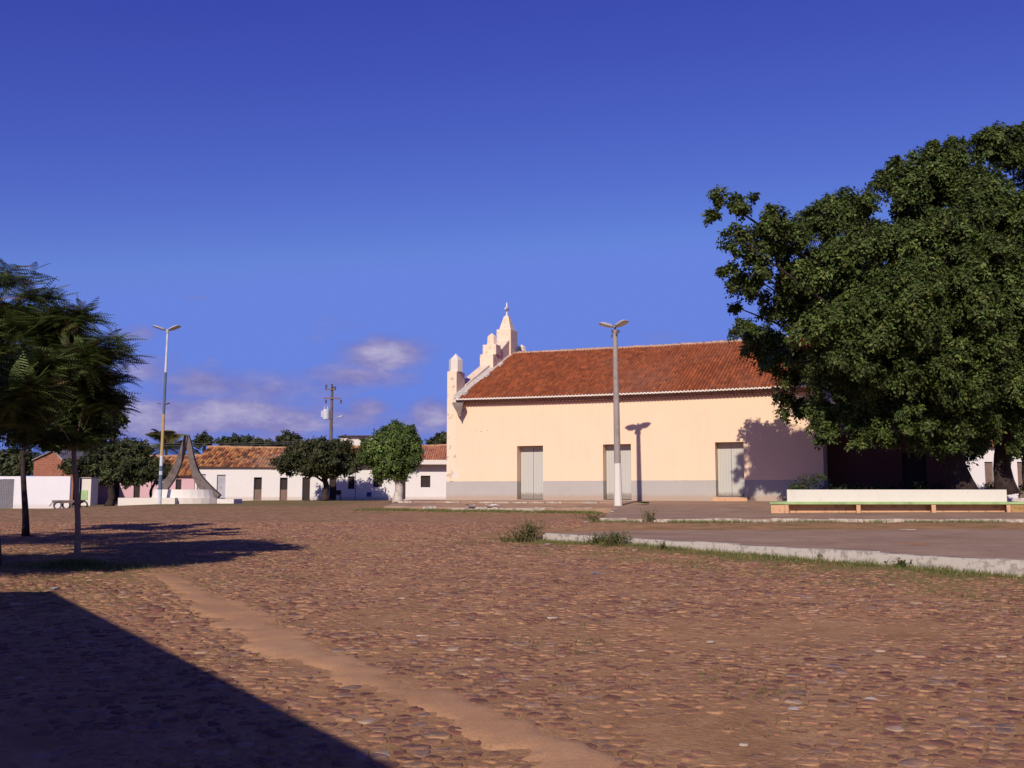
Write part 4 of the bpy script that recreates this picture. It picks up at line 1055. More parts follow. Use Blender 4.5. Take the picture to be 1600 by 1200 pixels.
def trunk(parent, base, top, r0, r1, branches, mat, seed=1, bend=.1, sides=8, steps=8, kids=True):
    Rb = random.Random(seed); mb = MB(); b_ = Vector(base); t_ = Vector(top); pts = []; rr = []
    for i in range(steps+1):
        f = i/steps; p = b_.lerp(t_, f); p += Vector((math.sin(f*5+seed)*bend*f*(1-f)*3, math.cos(f*4+seed)*bend*f*(1-f)*3, 0))
        pts.append(p); rr.append((r0+(r1-r0)*f)*(1+.35*math.exp(-f*14)))
    mb.tube(pts, rr, sides, jit=.05)
    for (x, y, z) in branches:
        e_ = Vector((x, y, z)); st = pts[Rb.randint(int(steps*.65), steps)]; m_ = st.lerp(e_, .5)+Vector((Rb.uniform(-.1, .1), Rb.uniform(-.1, .1), Rb.uniform(-.05, .25)))*(e_-st).length*.5
        P_ = [st.lerp(m_, 2*t)*(1-0) if False else (st*(1-t)**2+m_*2*t*(1-t)+e_*t*t) for t in np.linspace(0, 1, 7)]
        mb.tube(P_, [r1*(.55-.50*t) for t in np.linspace(0, 1, 7)], 6, jit=.05)
    return mb.build('trunk', mat, parent, smooth=True)
def lob(px, py, rpx, Y): p = W(px, py, Y); return (p.x, p.y, p.z, rpx*Y/F)

# big tree over the bench (two stems standing in the planter)
L1 = [(1125,310,20,33),(1160,320,28,33),(1200,342,36,33.5),(1112,338,12,33),(1150,368,26,33),(1190,395,34,34),(1232,374,36,34.5),
 (1136,428,22,34),(1175,432,36,35),(1215,465,46,36),(1160,515,22,40),(1200,528,40,40),(1150,480,10,36),
 (1243,432,36,35),(1285,345,36,36),(1293,315,17,36),(1340,325,38,37),(1400,285,42,37),(1450,265,42,38),(1395,250,10,37),(1408,262,12,37),(1455,228,15,38),(1495,222,15,38),(1500,258,40,38),
 (1330,410,60,35),(1412,375,66,35),(1270,495,55,36),(1345,500,66,34),(1435,470,66,33.5),
 (1225,568,38,39),(1285,575,50,37),(1365,590,55,35.5),(1445,575,55,34.5),
 (1238,632,28,40),(1292,645,36,38),(1350,650,36,37),(1402,648,30,36.5),(1470,640,30,36),
 (1430,655,30,35),(1290,672,26,37),(1440,430,42,33.6),(1452,520,42,33.8),(1475,360,42,34.5),(1400,440,40,33.8),(1330,560,42,34.5),(1480,560,36,34),(1290,420,40,35),(1335,680,24,36.5),(1385,684,26,36.5),(1425,688,24,36.5),(1470,690,26,37),(1455,300,40,38.5),(1430,330,50,38),(1480,290,40,38.5),(1468,600,40,35),(1500,665,28,35.5),(1512,612,38,35),(1490,690,20,36),
 (1300,450,60,40),(1380,520,70,41),(1450,400,70,41),(1310,560,50,42),(1400,620,50,41),(1350,370,44,41),(1390,450,60,41),(1480,530,60,41),(1340,620,44,41),(1470,640,44,41)]
L2 = [(1555,225,42,39),(1605,235,50,39),(1540,300,60,37),(1600,330,66,36),(1510,360,60,35),(1575,430,66,35),(1515,470,60,34),(1620,480,70,35),
 (1520,570,54,35),(1590,580,56,35.5),(1660,560,70,36),(1530,640,32,36),(1592,655,34,37),(1555,675,20,36.5),(1528,698,20,37.5),(1600,700,24,37),(1640,700,30,37),(1530,600,40,34.5),(1500,420,46,34),(1545,400,46,34.5),(1545,520,44,33.8),(1530,330,44,35.5),(1650,650,40,37),(1690,300,90,40),(1700,430,90,38),(1560,500,70,41),(1620,400,80,42),(1560,600,50,42),
 (1760,380,100,39),(1760,540,90,38)]
def thin(lobs): return [(a, b_, (c*.86 if c > 44 and d < 38.5 else c), d) for a, b_, c, d in lobs]
def big(lobs, tpx, label, seed, basepy=764, r0=.45):
    tb_ = W(tpx, basepy, 38.6); tb_.z = zpt-.15
    t_ = empty('tree', tb_); tag(t_, label, 'tree', 'large leafy trees over the planter')
    LL = [lob(*a) for a in thin(lobs)]
    crown(t_, LL, seed, sub=12, dens=100, perspray=34, size=.14, spray=.46, droop=.9, col=(.068, .092, .023), fill=.18, var=.45, up_bias=.35)
    tops = [l for l in LL]; cx = sum(l[0] for l in LL)/len(LL)
    tp = Vector((tb_.x*.88+cx*.12, 38.4, tb_.z+4.0))
    trunk(t_, tb_, tp, r0, r0*.62, [(l[0], l[1], l[2]) for l in LL[::2]], M['bark_dark'], seed, .25, 10)
big(L1, 1502, 'huge leafy tree with thick dark stem whose wide crown reaches over the church roof', 41, r0=.50)
big(L2, 1572, 'tall leafy tree at the right edge, its stem framed by the white house behind', 42, r0=.36)
# shrub + low plants in the planter
sh = empty('shrub', W(1255, 766, 36.0)); tag(sh, 'small dark shrub leaning over the left end of the white planter wall', 'shrub')
crown(sh, [lob(1248, 757, 12, 36), lob(1262, 752, 12, 36.4), lob(1275, 750, 9, 36.6), lob(1285, 742, 5, 36.7), lob(1240, 762, 7, 35.6)], 5, dens=70, perspray=26, size=.09, spray=.25, col=(.05, .07, .02))
mb = MB(); b0 = sh.location
for k in range(5): mb.tube([b0, b0+Vector((random.uniform(-.3, .5), random.uniform(-.1, .3), .4))], [.02, .01], 5)
mb.build('stem', M['bark_dark'], sh)
hedge = []
for k in range(26):
    px = 1290+k*12.0; hedge.append(lob(px, 764-random.uniform(0, 4), random.uniform(6, 11), 39.5))
Rn = np.random.RandomState(6); V, Qd, cc = clump_crown(hedge, Rn, dens=60, perspray=24, size=.1, spray=.3, col=(.04, .06, .02))
o_ = np_mesh('ground_cover', V, Qd, M['leaf'], cc); tag(o_, 'dark low plants filling the planter under the big trees', 'plants', kind='stuff')

# pinnate fronds for the left trees
def frond_crown(parent, lobes, seed, nf=900, L0=.42, col=(.085, .112, .030)):
    Rn = np.random.RandomState(seed); LA = np.array(sublobes(lobes, Rn, 12, .42)); pr = LA[:, 3]**2/np.sum(LA[:, 3]**2); nl = 13
    lo = LA[Rn.choice(len(LA), nf, p=pr)]
    d = Rn.normal(size=(nf, 3)); d /= np.linalg.norm(d, axis=1)[:, None]
    up_ = Rn.rand(nf) < .5; d[up_, 2] = np.abs(d[up_, 2])*.7
    c = lo[:, :3] + d*lo[:, 3:]*Rn.uniform(.2, 1., (nf, 1))**.6
    h = d*np.array([1, 1, .15]) + Rn.normal(size=(nf, 3))*np.array([.8, .8, .25]); h /= np.linalg.norm(h, axis=1)[:, None]
    Lf = L0*Rn.uniform(.6, 1.35, (nf, 1)); sd = np.cross(h, [0, 0, 1.])+Rn.normal(size=(nf, 3))*.2; sd /= np.linalg.norm(sd, axis=1)[:, None]
    droop = Rn.uniform(.2, .8, (nf, 1)); cc = np.array(col)*np.exp(Rn.normal(0, .35, (nf, 1)))
    ru = (Rn.rand(nf) < .12) & (d[:, 2] > .2); cc[ru] = np.array([.15, .08, .035])*np.exp(Rn.normal(0, .2, (ru.sum(), 1)))
    Q = []
    for k in range(nl):
        t = (k+.6)/nl; p = c+h*Lf*t; p[:, 2:] += Lf*(.22*t-droop*.62*t*t); w = Lf*.15*math.sin(math.pi*(.12+.86*t))+.008; tw = Lf/nl*.8
        for sg in (-1, 1):
            tip = p+sd*sg*w+h*tw*1.1; tip[:, 2:] -= .4*w
            Q.append(np.stack([p-h*tw*.25, p+h*tw*.35, tip+h*tw*.1, tip-h*tw*.35], 1))
    V = np.stack(Q, 1).reshape(-1, 3); Qd = np.arange(len(V)).reshape(-1, 4); cv = np.repeat(cc, nl*2*4, 0)
    return np_mesh('crown', V, Qd, M['leaf'], cv, parent=parent)
def left_tree(base, lobes, label, seed, r0, top, mat, nf, foot=None, **kw):
    t_ = empty('tree', base); tag(t_, label, 'tree', 'young trees at the left')
    LL = [lob(*a) for a in lobes]; frond_crown(t_, LL, seed, nf, **kw)
    trunk(t_, base, top, r0, r0*.55, [(l[0], l[1], l[2]) for l in LL], mat, seed, .05, 8)
    return t_
M['bark_young'] = mat_plain('bark_young', (.26, .19, .145), .9, .3, 6, .6, fine=30)
left_tree(tt, [(95, 560, 44, 16), (125, 560, 34, 15.3), (140, 600, 30, 16), (105, 620, 50, 16.5), (135, 640, 30, 17), (80, 655, 36, 16.5), (60, 600, 46, 14), (115, 505, 22, 15.6), (165, 548, 14, 15.2), (90, 520, 28, 16), (50, 640, 36, 14.2), (130, 485, 9, 15.5), (148, 662, 22, 17), (105, 672, 28, 16.6), (70, 680, 26, 16), (135, 688, 14, 16.4), (188, 560, 10, 15.8), (180, 530, 8, 15.6), (150, 625, 22, 16), (60, 665, 30, 16.5), (170, 585, 12, 16), (182, 640, 9, 16.4), (30, 610, 40, 13.6), (168, 615, 12, 16), (155, 530, 12, 15)],
          'slender tree with pale curved trunk foot on grassy patch, frontmost of the left trees', 51, .052, W(118, 600, 16.6), M['bark_young'], 6500, L0=.40)
bB = G(40, 838)
yb = bB.y
t_ = empty('tree', bB); tag(t_, 'thin dark-trunked tree with dense round leaved crown standing behind the front left tree', 'tree', 'young trees at the left')
LB = [lob(*a) for a in [(20, 640, 55, yb), (75, 640, 48, yb), (-30, 640, 60, yb), (60, 590, 50, yb), (125, 655, 34, yb-2), (10, 680, 34, yb), (95, 680, 26, yb), (152, 650, 30, yb-3), (160, 612, 26, yb-3), (140, 682, 20, yb-3), (60, 690, 24, yb), (182, 628, 14, yb-3.5), (185, 655, 7, yb-3.5), (120, 600, 40, yb-2), (172, 672, 8, yb-3), (-60, 600, 60, yb)]]
crown(t_, LB, 52, sub=10, dens=60, perspray=34, size=.13, spray=.4, droop=.5, col=(.060, .082, .022), fill=.5)
trunk(t_, bB, W(38, 640, yb), .085, .05, [(l[0], l[1], l[2]) for l in LB], M['bark_dark'], 52, .05, 8)
bC = G(-4, 886)
left_tree(bC, [(-30, 500, 56, 16.5), (15, 490, 36, 16.2), (45, 525, 40, 16), (-20, 580, 60, 16.5), (40, 580, 44, 16.5), (25, 442, 16, 16), (55, 460, 18, 15.8), (-10, 440, 20, 16.4), (85, 500, 18, 15.6), (-60, 630, 56, 17), (20, 640, 42, 17), (-90, 540, 56, 16.5), (50, 425, 8, 16), (10, 420, 9, 16), (78, 470, 8, 16)],
          'tallest feathery tree cut by the left edge, rusty young shoots on top', 53, .06, W(-6, 560, 16.6), M['bark'], 7000, L0=.42)
# out of frame tree whose shade reaches the photo
bD = Vector((-8.9, 12.0, Hs(-8.9, 12.0)))
t_ = empty('tree', bD); tag(t_, 'tree left of the photo whose shade falls across the grass', 'tree', 'young trees at the left')
LD = [(-9.1, 11.4, 3.9, 1.3), (-9.9, 12.2, 3.5, 1.2), (-8.2, 12.0, 3.6, 1.1), (-8.6, 12.8, 3.4, 1.2), (-10.6, 12.4, 3.6, 1.2), (-8.4, 13.2, 2.9, .8), (-8.0, 12.4, 4.3, .8), (-9.3, 13.4, 3.8, 1.1)]
frond_crown(t_, LD, 54, 6500, .5); trunk(t_, bD, (-9.2, 11.8, 3.2), .12, .07, [(l[0], l[1], l[2]) for l in LD], M['bark'], 4)
bE = Vector((-13.5, 17.5, Hs(-13.5, 17.5)))
t_ = empty('tree', bE); tag(t_, 'broad tree left of the photo shading the ground behind the trunks', 'tree', 'young trees at the left')
LE = [(-11.4, 17.2, 4.3, 1.3), (-10.9, 19.0, 4.2, 1.3), (-11.8, 21.5, 4.0, 1.4), (-13.5, 17.5, 4.6, 1.6), (-12.2, 18.5, 3.9, 1.3), (-14.5, 19.5, 4, 1.6), (-12.9, 19.8, 4.3, 1.4), (-14.2, 16.8, 3.6, 1.3)]
frond_crown(t_, LE, 55, 4200, .5); trunk(t_, bE, (-13.5, 17.6, 3.4), .13, .08, [(l[0], l[1], l[2]) for l in LE], M['bark'], 5)

def mid_tree(bpx, bpy_, Y, lobes, label, seed, r0, mat, group=None, topy=None, branches=True, **kw):
    b_ = W(bpx, bpy_, Y); b_.z = min(b_.z, Hs(b_.x, Y)+.02) if bpy_ > 760 else b_.z
    t_ = empty('tree', b_); tag(t_, label, 'tree', group)
    LL = [lob(*a) for a in lobes]; cx = sum(l[0] for l in LL)/len(LL); czz = sum(l[2] for l in LL)/len(LL)
    crown(t_, LL, seed, M['leaf_far'], **kw)
    trunk(t_, b_, (b_.x*.6+cx*.4, Y, czz if topy is None else W(bpx, topy, Y).z), r0, r0*.6, [(l[0], l[1], l[2]) for l in LL[::2]], mat, seed, .2, 8)
    return t_
# round dark tree in front of the white row
D_ = [(448,727,15,84),(470,712,22,84),(500,704,22,84),(530,708,24,84),(546,722,17,84),(490,725,22,83),(520,725,22,83),(450,720,13,83),(475,732,12,82),(540,732,12,83),(510,716,24,82),(500,695,12,84),(556,722,10,84),(440,723,9,84),(525,692,8,84),(480,696,8,84)]
mid_tree(509, 781, 84, D_, 'dark spreading round tree with forked trunk in front of the white row of houses', 61, .34, M['bark_dark'], topy=745, dens=26, perspray=40, size=.22, spray=.5, droop=.05, col=(.048, .052, .018), fill=.8)
E_ = [(618,664,8,72),(643,672,9,72),(573,692,10,72),(565,712,8,72),(652,690,7,72),(600,700,26,72),(630,695,24,72),(585,705,20,72),(640,715,18,72),(610,722,26,72),(575,715,13,72),(630,728,18,72),(598,735,16,72),(645,690,10,72),(620,675,16,72),(600,678,12,72),(636,672,10,72),(648,705,10,72),(622,740,12,72)]
te = mid_tree(622, 786, 72, E_, 'bright green clipped bushy tree with thick whitewashed trunk left of the church', 62, .38, M['bark_lime'], topy=735, dens=46, perspray=40, size=.17, spray=.4, droop=.35, col=(.085, .125, .028), fill=.8)
# dark trees left behind the cart
Fl = [(150,725,22,74),(180,715,24,74),(210,718,24,74),(235,730,18,74),(130,728,14,74),(165,740,20,73),(200,738,22,73),(225,742,14,73),(110,728,12,74),(180,700,14,74),(215,705,14,74),(250,738,12,73)]
mid_tree(171, 786, 73, Fl, 'dark wide tree shading the cart and the pink house', 63, .32, M['bark_dark'], topy=745, dens=28, perspray=40, size=.22, spray=.5, droop=.05, col=(.048, .056, .018), fill=.8)
mid_tree(233, 784, 77, [(255,735,16,77),(262,728,12,77),(240,745,12,77),(272,740,8,77)], 'small dark tree between the wide tree and the tall lamp post', 64, .14, M['bark_dark'], topy=752, dens=14, perspray=30, size=.16, spray=.5, col=(.045, .06, .018), fill=.5)
# treeline trees behind the houses
sky = [(316, 695, [(312,690,7),(320,684,9),(326,690,6)], 'small dark tree just right of the monument tip above the roof'),
       (380, 697, [(352,692,9),(368,690,11),(386,691,11),(404,692,9),(420,696,8)], 'broad low tree above the middle of the old tiled roof'),
       (450, 697, [(440,688,9),(450,684,10),(461,688,9),(436,694,7),(470,694,9)], 'rounded dark tree above the roof left of the utility pole'),
       (685, 694, [(676,692,8),(688,687,9),(700,684,9),(706,690,10)], 'dark tree peeping above the orange roof against the church corner'),
       (28, 745, [(20,730,18),(45,722,16),(5,722,20),(60,735,10),(30,712,14)], 'dark tree behind the boundary wall gate'),
       (120, 735, [(112,712,14),(135,705,14),(100,700,16),(150,698,14),(170,702,12)], 'dark tree behind the brick gable house'),
       (205, 715, [(200,700,14),(225,702,12),(185,706,10)], 'dark green tree above the pink house roof')]
for i, (bx0, by0, ls, lab) in enumerate(sky):
    Ys = 118 if i < 4 else 96
    b_ = Vector(((bx0-800)/F*Ys, Ys, Hs(0, Ys))); t_ = empty('tree', b_); tag(t_, lab, 'tree', 'trees showing above the rooftops')
    LL = [lob(a, b2, c, Ys) for a, b2, c in ls]
    crown(t_, LL, 70+i, M['leaf_far'], dens=22, perspray=34, size=.34, spray=.6, droop=.25, col=(.050, .060, .024), fill=.8)
    zt2 = sum(l[2] for l in LL)/len(LL); trunk(t_, b_, (sum(l[0] for l in LL)/len(LL), Ys, zt2), .3, .15, [(l[0], l[1], l[2]) for l in LL], M['bark_dark'], i+3, .2, 6)
# tree line beyond the right side so the gaps under the crown are not empty
for i, (px, py, Y) in enumerate(((1500, 700, 60), (1600, 690, 66), (1700, 690, 60))):
    b_ = Vector(((px-800)/F*Y, Y, Hs(0, Y))); t_ = empty('tree', b_)
    tag(t_, ['dark tree behind the big stems beside the white house', 'dark tree whose low leaves hang before the white house', 'tree beyond the right edge near the white house'][i], 'tree', 'trees behind the planter')
    LL = [lob(px+a, py+b2, c, Y) for a, b2, c in ((0, 0, 22), (-25, -20, 24), (20, -30, 26), (-10, -50, 26), (30, -5, 18), (-40, -40, 20))]
    crown(t_, LL, 90+i, M['leaf_far'], dens=24, perspray=34, size=.24, spray=.6, col=(.045, .06, .02), fill=.8)
    trunk(t_, b_, (b_.x, Y, LL[0][2]), .2, .12, [(l[0], l[1], l[2]) for l in LL], M['bark_dark'], i+8, .2, 6)

def palm(name_label, head, base, nf, Lf, seed, grp=None):
    Rn = random.Random(seed); t_ = empty('palm_tree', base); tag(t_, name_label, 'palm', grp); head = Vector(head)
    mb = MB(); mb.tube([Vector(base).lerp(head, k/8)+Vector((.15*math.sin(k*.6), 0, 0)) for k in range(9)], [.17-.006*k for k in range(9)], 8, jit=.05); mb.build('trunk', M['bark'], t_)
    Vs = []; Cs = []
    for i in range(nf):
        a = 2*math.pi*i/nf+Rn.uniform(-.2, .2); el = Rn.uniform(-.1, 1.25); h = Vector((math.cos(a)*math.cos(el), math.sin(a)*math.cos(el), math.sin(el))); LL = Lf*Rn.uniform(.8, 1.1)
        sd = h.cross(Vector((0, 0, 1))).normalized(); n = 26; col = (.10, .12, .035) if Rn.random() < .8 else (.22, .17, .06)
        pp = None
        for k in range(n):
            t = k/n; p = head+h*LL*t+Vector((0, 0, -LL*.55*t*t)); w = LL*.26*math.sin(math.pi*(.08+.88*t))+.03
            if pp is not None:
                s_ = sd*.02; Vs.append((pp-s_, pp+s_, p+s_, p-s_)); Cs.append(col)
            pp = p
            for sg in (-1, 1):
                tip = p+sd*sg*w*.85+Vector((0, 0, -w*.5))+h*w*.5; d_ = h*LL/n*.32
                Vs.append((p-d_, p+d_, tip+d_*.2, tip-d_*.2)); Cs.append(col)
    V = np.array([[tuple(q) for q in f_] for f_ in Vs]).reshape(-1, 3); Qd = np.arange(len(V)).reshape(-1, 4)
    np_mesh('crown', V, Qd, M['leaf_far'], np.repeat(np.array(Cs), 4, 0), parent=t_)
hp = W(262, 700, 98); palm('palm tree with arching fronds rising behind the pink house', hp, (hp.x, 98, .9), 26, 4.3, 3)
hp = W(1315, 345, 47); palm('palm whose frond tips poke out above the crown of the huge tree', W(1298, 362, 46), (W(1322, 352, 46).x+.8, 46.5, 1.2), 20, 2.6, 4)

# ---------------------------------------------------------------- grass & weeds
GV = []; GC = []
Rg = random.Random(12)
def blade_g(x, y, h, w, col, lean=.5):
    z = Hs(x, y); a = Rg.uniform(0, 2*math.pi); dx, dy = math.cos(a)*w, math.sin(a)*w; lx_, ly_ = Rg.gauss(0, lean)*h, Rg.gauss(0, lean)*h
    GV.extend([(x-dx, y-dy, z-.01), (x+dx, y+dy, z-.01), (x+lx_, y+ly_, z+h)]); GC.extend([col]*3)
def gcol():
    k = Rg.uniform(.7, 1.3)
    return random.choice([(.12*k, .15*k, .035*k), (.18*k, .17*k, .05*k), (.09*k, .13*k, .03*k), (.28*k, .22*k, .09*k)])
Lk = (KB-KA).length
for _ in range(15000):      # along the kerb foot
    al = Rg.uniform(-.8, Lk*1.6); dens = .35+.65*max(0, mnoise.noise((al*.8, 3, 1))+.4)
    if Rg.random() > dens: continue
    sd = -abs(Rg.gauss(0, .22)) - .01; p = KA+kd*al+kn*sd
    blade_g(p.x, p.y, Rg.uniform(.03, .10)*(1.3 if mnoise.noise((al*1.5, 8, 1)) > .2 else 1), .006, gcol())
for _ in range(14000):      # thin grass in front of it
    al = Rg.uniform(-1.5, Lk*1.5); sd = -Rg.uniform(0, 1)**1.6*2.2-.1; p = KA+kd*al+kn*sd
    if mnoise.noise((p.x*1.2, p.y*1.2, 4)) < -.05: continue
    blade_g(p.x, p.y, Rg.uniform(.015, .05), .006, gcol(), .8)
for _ in range(5200):       # around the near tree foot
    r = abs(Rg.gauss(0, .55)); a = Rg.uniform(0, 6.28); blade_g(tt.x+math.cos(a)*r*1.5, tt.y+math.sin(a)*r*.8, Rg.uniform(.03, .12)*(1.4 if r < .3 else .7), .006, gcol())
for _ in range(60000):      # patches among the stones
    x = Rg.uniform(-9.5, 7); y = Rg.uniform(5, 26)
    if abs(x) > y*.6: continue
    w = mnoise.fractal((x*.9, y*.9, 7), .8, 2, 3); pv = float(path_mask(np.array(x), np.array(y)))
    edge = math.exp(-((pv+.45)/.4)**2)
    if w + .35*edge + (.22 if x < -3 and y > 10 else 0) < .36: continue
    if pv > 0 : continue
    sd = (x-KA.x)*kn.x+(y-KA.y)*kn.y
    if sd > -.05 and (x-KA.x)*kd.x+(y-KA.y)*kd.y > -3: continue
    blade_g(x, y, Rg.uniform(.012, .045), .005, gcol(), .8)
for _ in range(9000):       # church apron foot and dry strip
    u = Rg.uniform(-2.2, 10); s = -4.45-abs(Rg.gauss(0, .7)); p = T(u, s, 0)
    if mnoise.noise((u*.7, s, 2)) < -.15: continue
    blade_g(p[0], p[1], Rg.uniform(.05, .14), .014, gcol(), .6)
for _ in range(5000):
    p = pfl.lerp(pfr, Rg.uniform(-.02, .6)); y = p.y-.1-abs(Rg.gauss(0, .35))
    if mnoise.noise((p.x*.9, y, 2)) < 0: continue
    blade_g(p.x, y, Rg.uniform(.03, .12), .01, gcol(), .6)
V = np.array(GV); o_ = np_mesh('grass', V, np.arange(len(V)).reshape(-1, 3), M['grass'], np.array(GC)); tag(o_, 'short dry green grass along kerbs and between the paving stones', 'grass', kind='stuff')

def weed(px, py, h, w, n, label, seed, dry=.3, off=None):
    b_ = G(px, py); 
    if off: b_ = off
    Rw = random.Random(seed); t_ = empty('weed', b_); tag(t_, label, 'weed', 'weeds along the kerb')
    mb = MB(); Vs = []; Cs = []
    for i in range(n):
        a = Rw.uniform(0, 6.28); r = abs(Rw.gauss(0, w*.45)); s = b_+Vector((math.cos(a)*r, math.sin(a)*r*.6, 0)); tip = s+Vector((Rw.gauss(0, .35)*h, Rw.gauss(0, .35)*h, h*Rw.uniform(.4, 1.1)))
        m_ = s.lerp(tip, .5)+Vector((0, 0, .1*h)); mb.tube([s, m_, tip], [.006, .005, .002], 3, cap=False)
        for k in range(9):
            t = Rw.uniform(.15, 1); p = s*(1-t)**2+m_*2*t*(1-t)+tip*t*t; d = Vector((Rw.gauss(0, 1), Rw.gauss(0, 1), Rw.gauss(.3, .6))).normalized()*Rw.uniform(.02, .07); sd_ = d.cross(Vector((Rw.gauss(0, 1), 0, 1))).normalized()*d.length*.25
            q = Rw.uniform(.7, 1.3); col = (.20*q, .14*q, .07*q) if Rw.random() < dry else (.09*q, .13*q, .03*q)
            Vs.append((p, p+d*.5+sd_, p+d, p+d*.5-sd_)); Cs.append(col)
    mb.build('stem', mat_stem, t_)
    V = np.array([[tuple(q) for q in f_] for f_ in Vs]).reshape(-1, 3); np_mesh('leaves', V, np.arange(len(V)).reshape(-1, 4), M['grass'], np.repeat(np.array(Cs), 4, 0), parent=t_)
mat_stem = mat_plain('weed_stem', (.14, .12, .05), .9)
weed(826, 846, .50, .38, 150, 'tall dry brown weed clump at the left end of the white kerb', 1, .75)
weed(812, 847, .22, .6, 110, 'low dry weed spreading left of the tall brown clump', 2, .6)
weed(962, 854, .30, .35, 120, 'dense green weed standing in front of the kerb', 3, .2)
weed(935, 851, .22, .35, 80, 'shorter green weed just left of the dense green one', 4, .15)
weed(1036, 860, .2, .10, 14, 'spindly dark weed against the white kerb', 5, .4)
weed(1285, 876, .12, .10, 14, 'small sparse weed before the middle of the kerb', 6, .4)
weed(1408, 888, .13, .18, 22, 'greyish weed leaning on the kerb near the right', 7, .5)
weed(1204, 869, .14, .2, 40, 'small green tuft at the kerb below the bench end', 8, .1)
weed(1013, 815, .40, .25, 40, 'upright green weed on the terrace kerb right of the lamp post', 9, .2, off=pfl+Vector(((1013-941)/F*31, -.15, -.08)))
weed(940, 800, .3, .5, 60, 'green weed at the broken corner of the terrace kerb', 10, .2, off=pfl+Vector((-.15, .9, -.12)))

# stones lying about
def rock(px, py, r, mat, label, seed, off=None):
    b_ = off or G(px, py); Rr = random.Random(seed); mb = MB(); n, m_ = 7, 5; r = r*.85; rings = []
    for j in range(m_+1):
        ph = math.pi*j/m_; rings.append([b_+Vector((math.cos(2*math.pi*k/n)*math.sin(ph)*r*Rr.uniform(.8, 1.15), math.sin(2*math.pi*k/n)*math.sin(ph)*r*.7*Rr.uniform(.8, 1.15), math.cos(ph)*r*.28*Rr.uniform(.8, 1.15)+r*.08)) for k in range(n)])
    for A, B in zip(rings[:-1], rings[1:]):
        for k in range(n): mb.quad([A[k], B[k], B[(k+1) % n], A[(k+1) % n]])
    tag(mb.build('stone', mat, origin=b_), label, 'stone', 'loose stones on the square')
rock(1240, 1108, .055, M['concrete'], 'pale tan loose stone on the cobbles in the lower right', 1)
M['pale_stone'] = mat_plain('pale_stone', (.42, .33, .26), .85, .2, 8)
rock(656, 995, .05, M['pale_stone'], 'whitish stone lying between the dirt strip and the kerb', 2)
rock(742, 1060, .06, M['pale_stone'], 'flat pale stone just right of the dirt strip', 3)
rock(840, 840, .13, M['kerb_worn'], 'lime-stained rock under the tall brown weed clump', 4)
rock(856, 851, .09, M['concrete'], 'small grey stone on the grass left of the kerb', 5)
rock(1162, 1166, .04, M['pale_stone'], 'small pale stone near the bottom right of the cobbles', 6)
rock(1360, 1093, .06, M['pale_stone'], 'flat light stone right of the pale tan one', 7)
rock(1110, 1004, .055, M['pale_stone'], 'pale grey stone among cobbles halfway to the kerb', 8)
rock(921, 814, .18, M['kerb_worn'], 'broken chunk of limewashed kerb at the terrace corner', 9, off=pfl+Vector((-.45, .1, -.12)))
# scraps of litter
def scrap(px, py, r, col, label, seed, off=None):
    b_ = off or G(px, py); Rr = random.Random(seed); mb = MB(); n = 8; c = b_+Vector((0, 0, .03)); ring = [b_+Vector((math.cos(2*math.pi*k/n)*r*Rr.uniform(.6, 1.2), math.sin(2*math.pi*k/n)*r*Rr.uniform(.5, 1), .012+Rr.uniform(0, r*.35))) for k in range(n)]
    for k in range(n): mb.quad([c, ring[k], ring[(k+1) % n]]); mb.quad([c-Vector((0, 0, .006)), ring[(k+1) % n]-Vector((0, 0, .006)), ring[k]-Vector((0, 0, .006))])
    tag(mb.build('litter', mat_plain('litter_plastic', col, .4, .05), origin=b_), label, 'litter', 'scraps of litter')
scrap(787, 797, .26, (.45, .50, .60), 'crumpled pale blue plastic on the kerb in front of the church', 1, off=Tz(3.4, -4.3, .62))
scrap(815, 795, .34, (.75, .70, .65), 'white crumpled paper beside the pale blue plastic', 2, off=Tz(4.4, -4.25, .62))
ls_ = lp+Vector((1.2, .9, .03)); ls_.z = plat_z(ls_.x, ls_.y)+.02
scrap(1000, 787, .35, (.08, .30, .16), 'crumpled green sheet lying by the lamp post shadow', 3, off=ls_)
scrap(86, 922, .07, (.5, .5, .6), 'small bluish scrap near the corner of the dark shadow', 4)
scrap(930, 898, .07, (.25, .25, .32), 'flat grey scrap in the middle of the square', 5)

# ---------------------------------------------------------------- house left of the camera (its shadow crosses the foreground)
SUN_EL = math.radians(30.5); AZ = math.radians(15.5)
sdir = Vector((math.sin(AZ)*math.cos(SUN_EL), math.cos(AZ)*math.cos(SUN_EL), -math.sin(SUN_EL)))
q1 = G(82, 925); q2 = G(622, 1200); q0 = G(-30, 905)
ZEV = q1.z+3.3
def lift(p, z): return p - sdir*((z-p.z)/(-sdir.z))*1.0
r1 = lift(q1, ZEV); r2 = lift(q2, ZEV); dd = (r2-r1); dd.z = 0; dd.normalize(); nn2 = Vector((-dd.y, dd.x, 0))
if nn2.x > 0: nn2 = -nn2
TS = lambda u, s, z: tuple(Vector((r1.x, r1.y, 0))+dd*u+nn2*s+Vector((0, 0, z)))
print('house', r1, r2, 'corner', TS(0, 0, 0))
hs = empty('corner_house', TS(9, 3, -.02)); tag(hs, 'house left of the photo whose roof edge throws the diagonal foreground shadow', 'house')
mb = MB(); LH = 22
wall(mb, TS, .4, LH, -.3, ZEV-.1, [(3, 4, .0, 2.1), (6, 7.2, 1, 2.1)], .2, s=.5)
for a in (.4, LH): mb.quad([TS(a, .5, -.3), TS(a, 8, -.3), TS(a, 8, ZEV-.1), TS(a, 4.2, ZEV+1.2), TS(a, .5, ZEV-.1)])
mb.quad([TS(.4, 8, -.3), TS(LH, 8, -.3), TS(LH, 8, ZEV-.1), TS(.4, 8, ZEV-.1)])
mb.build('wall', M['white'], hs)
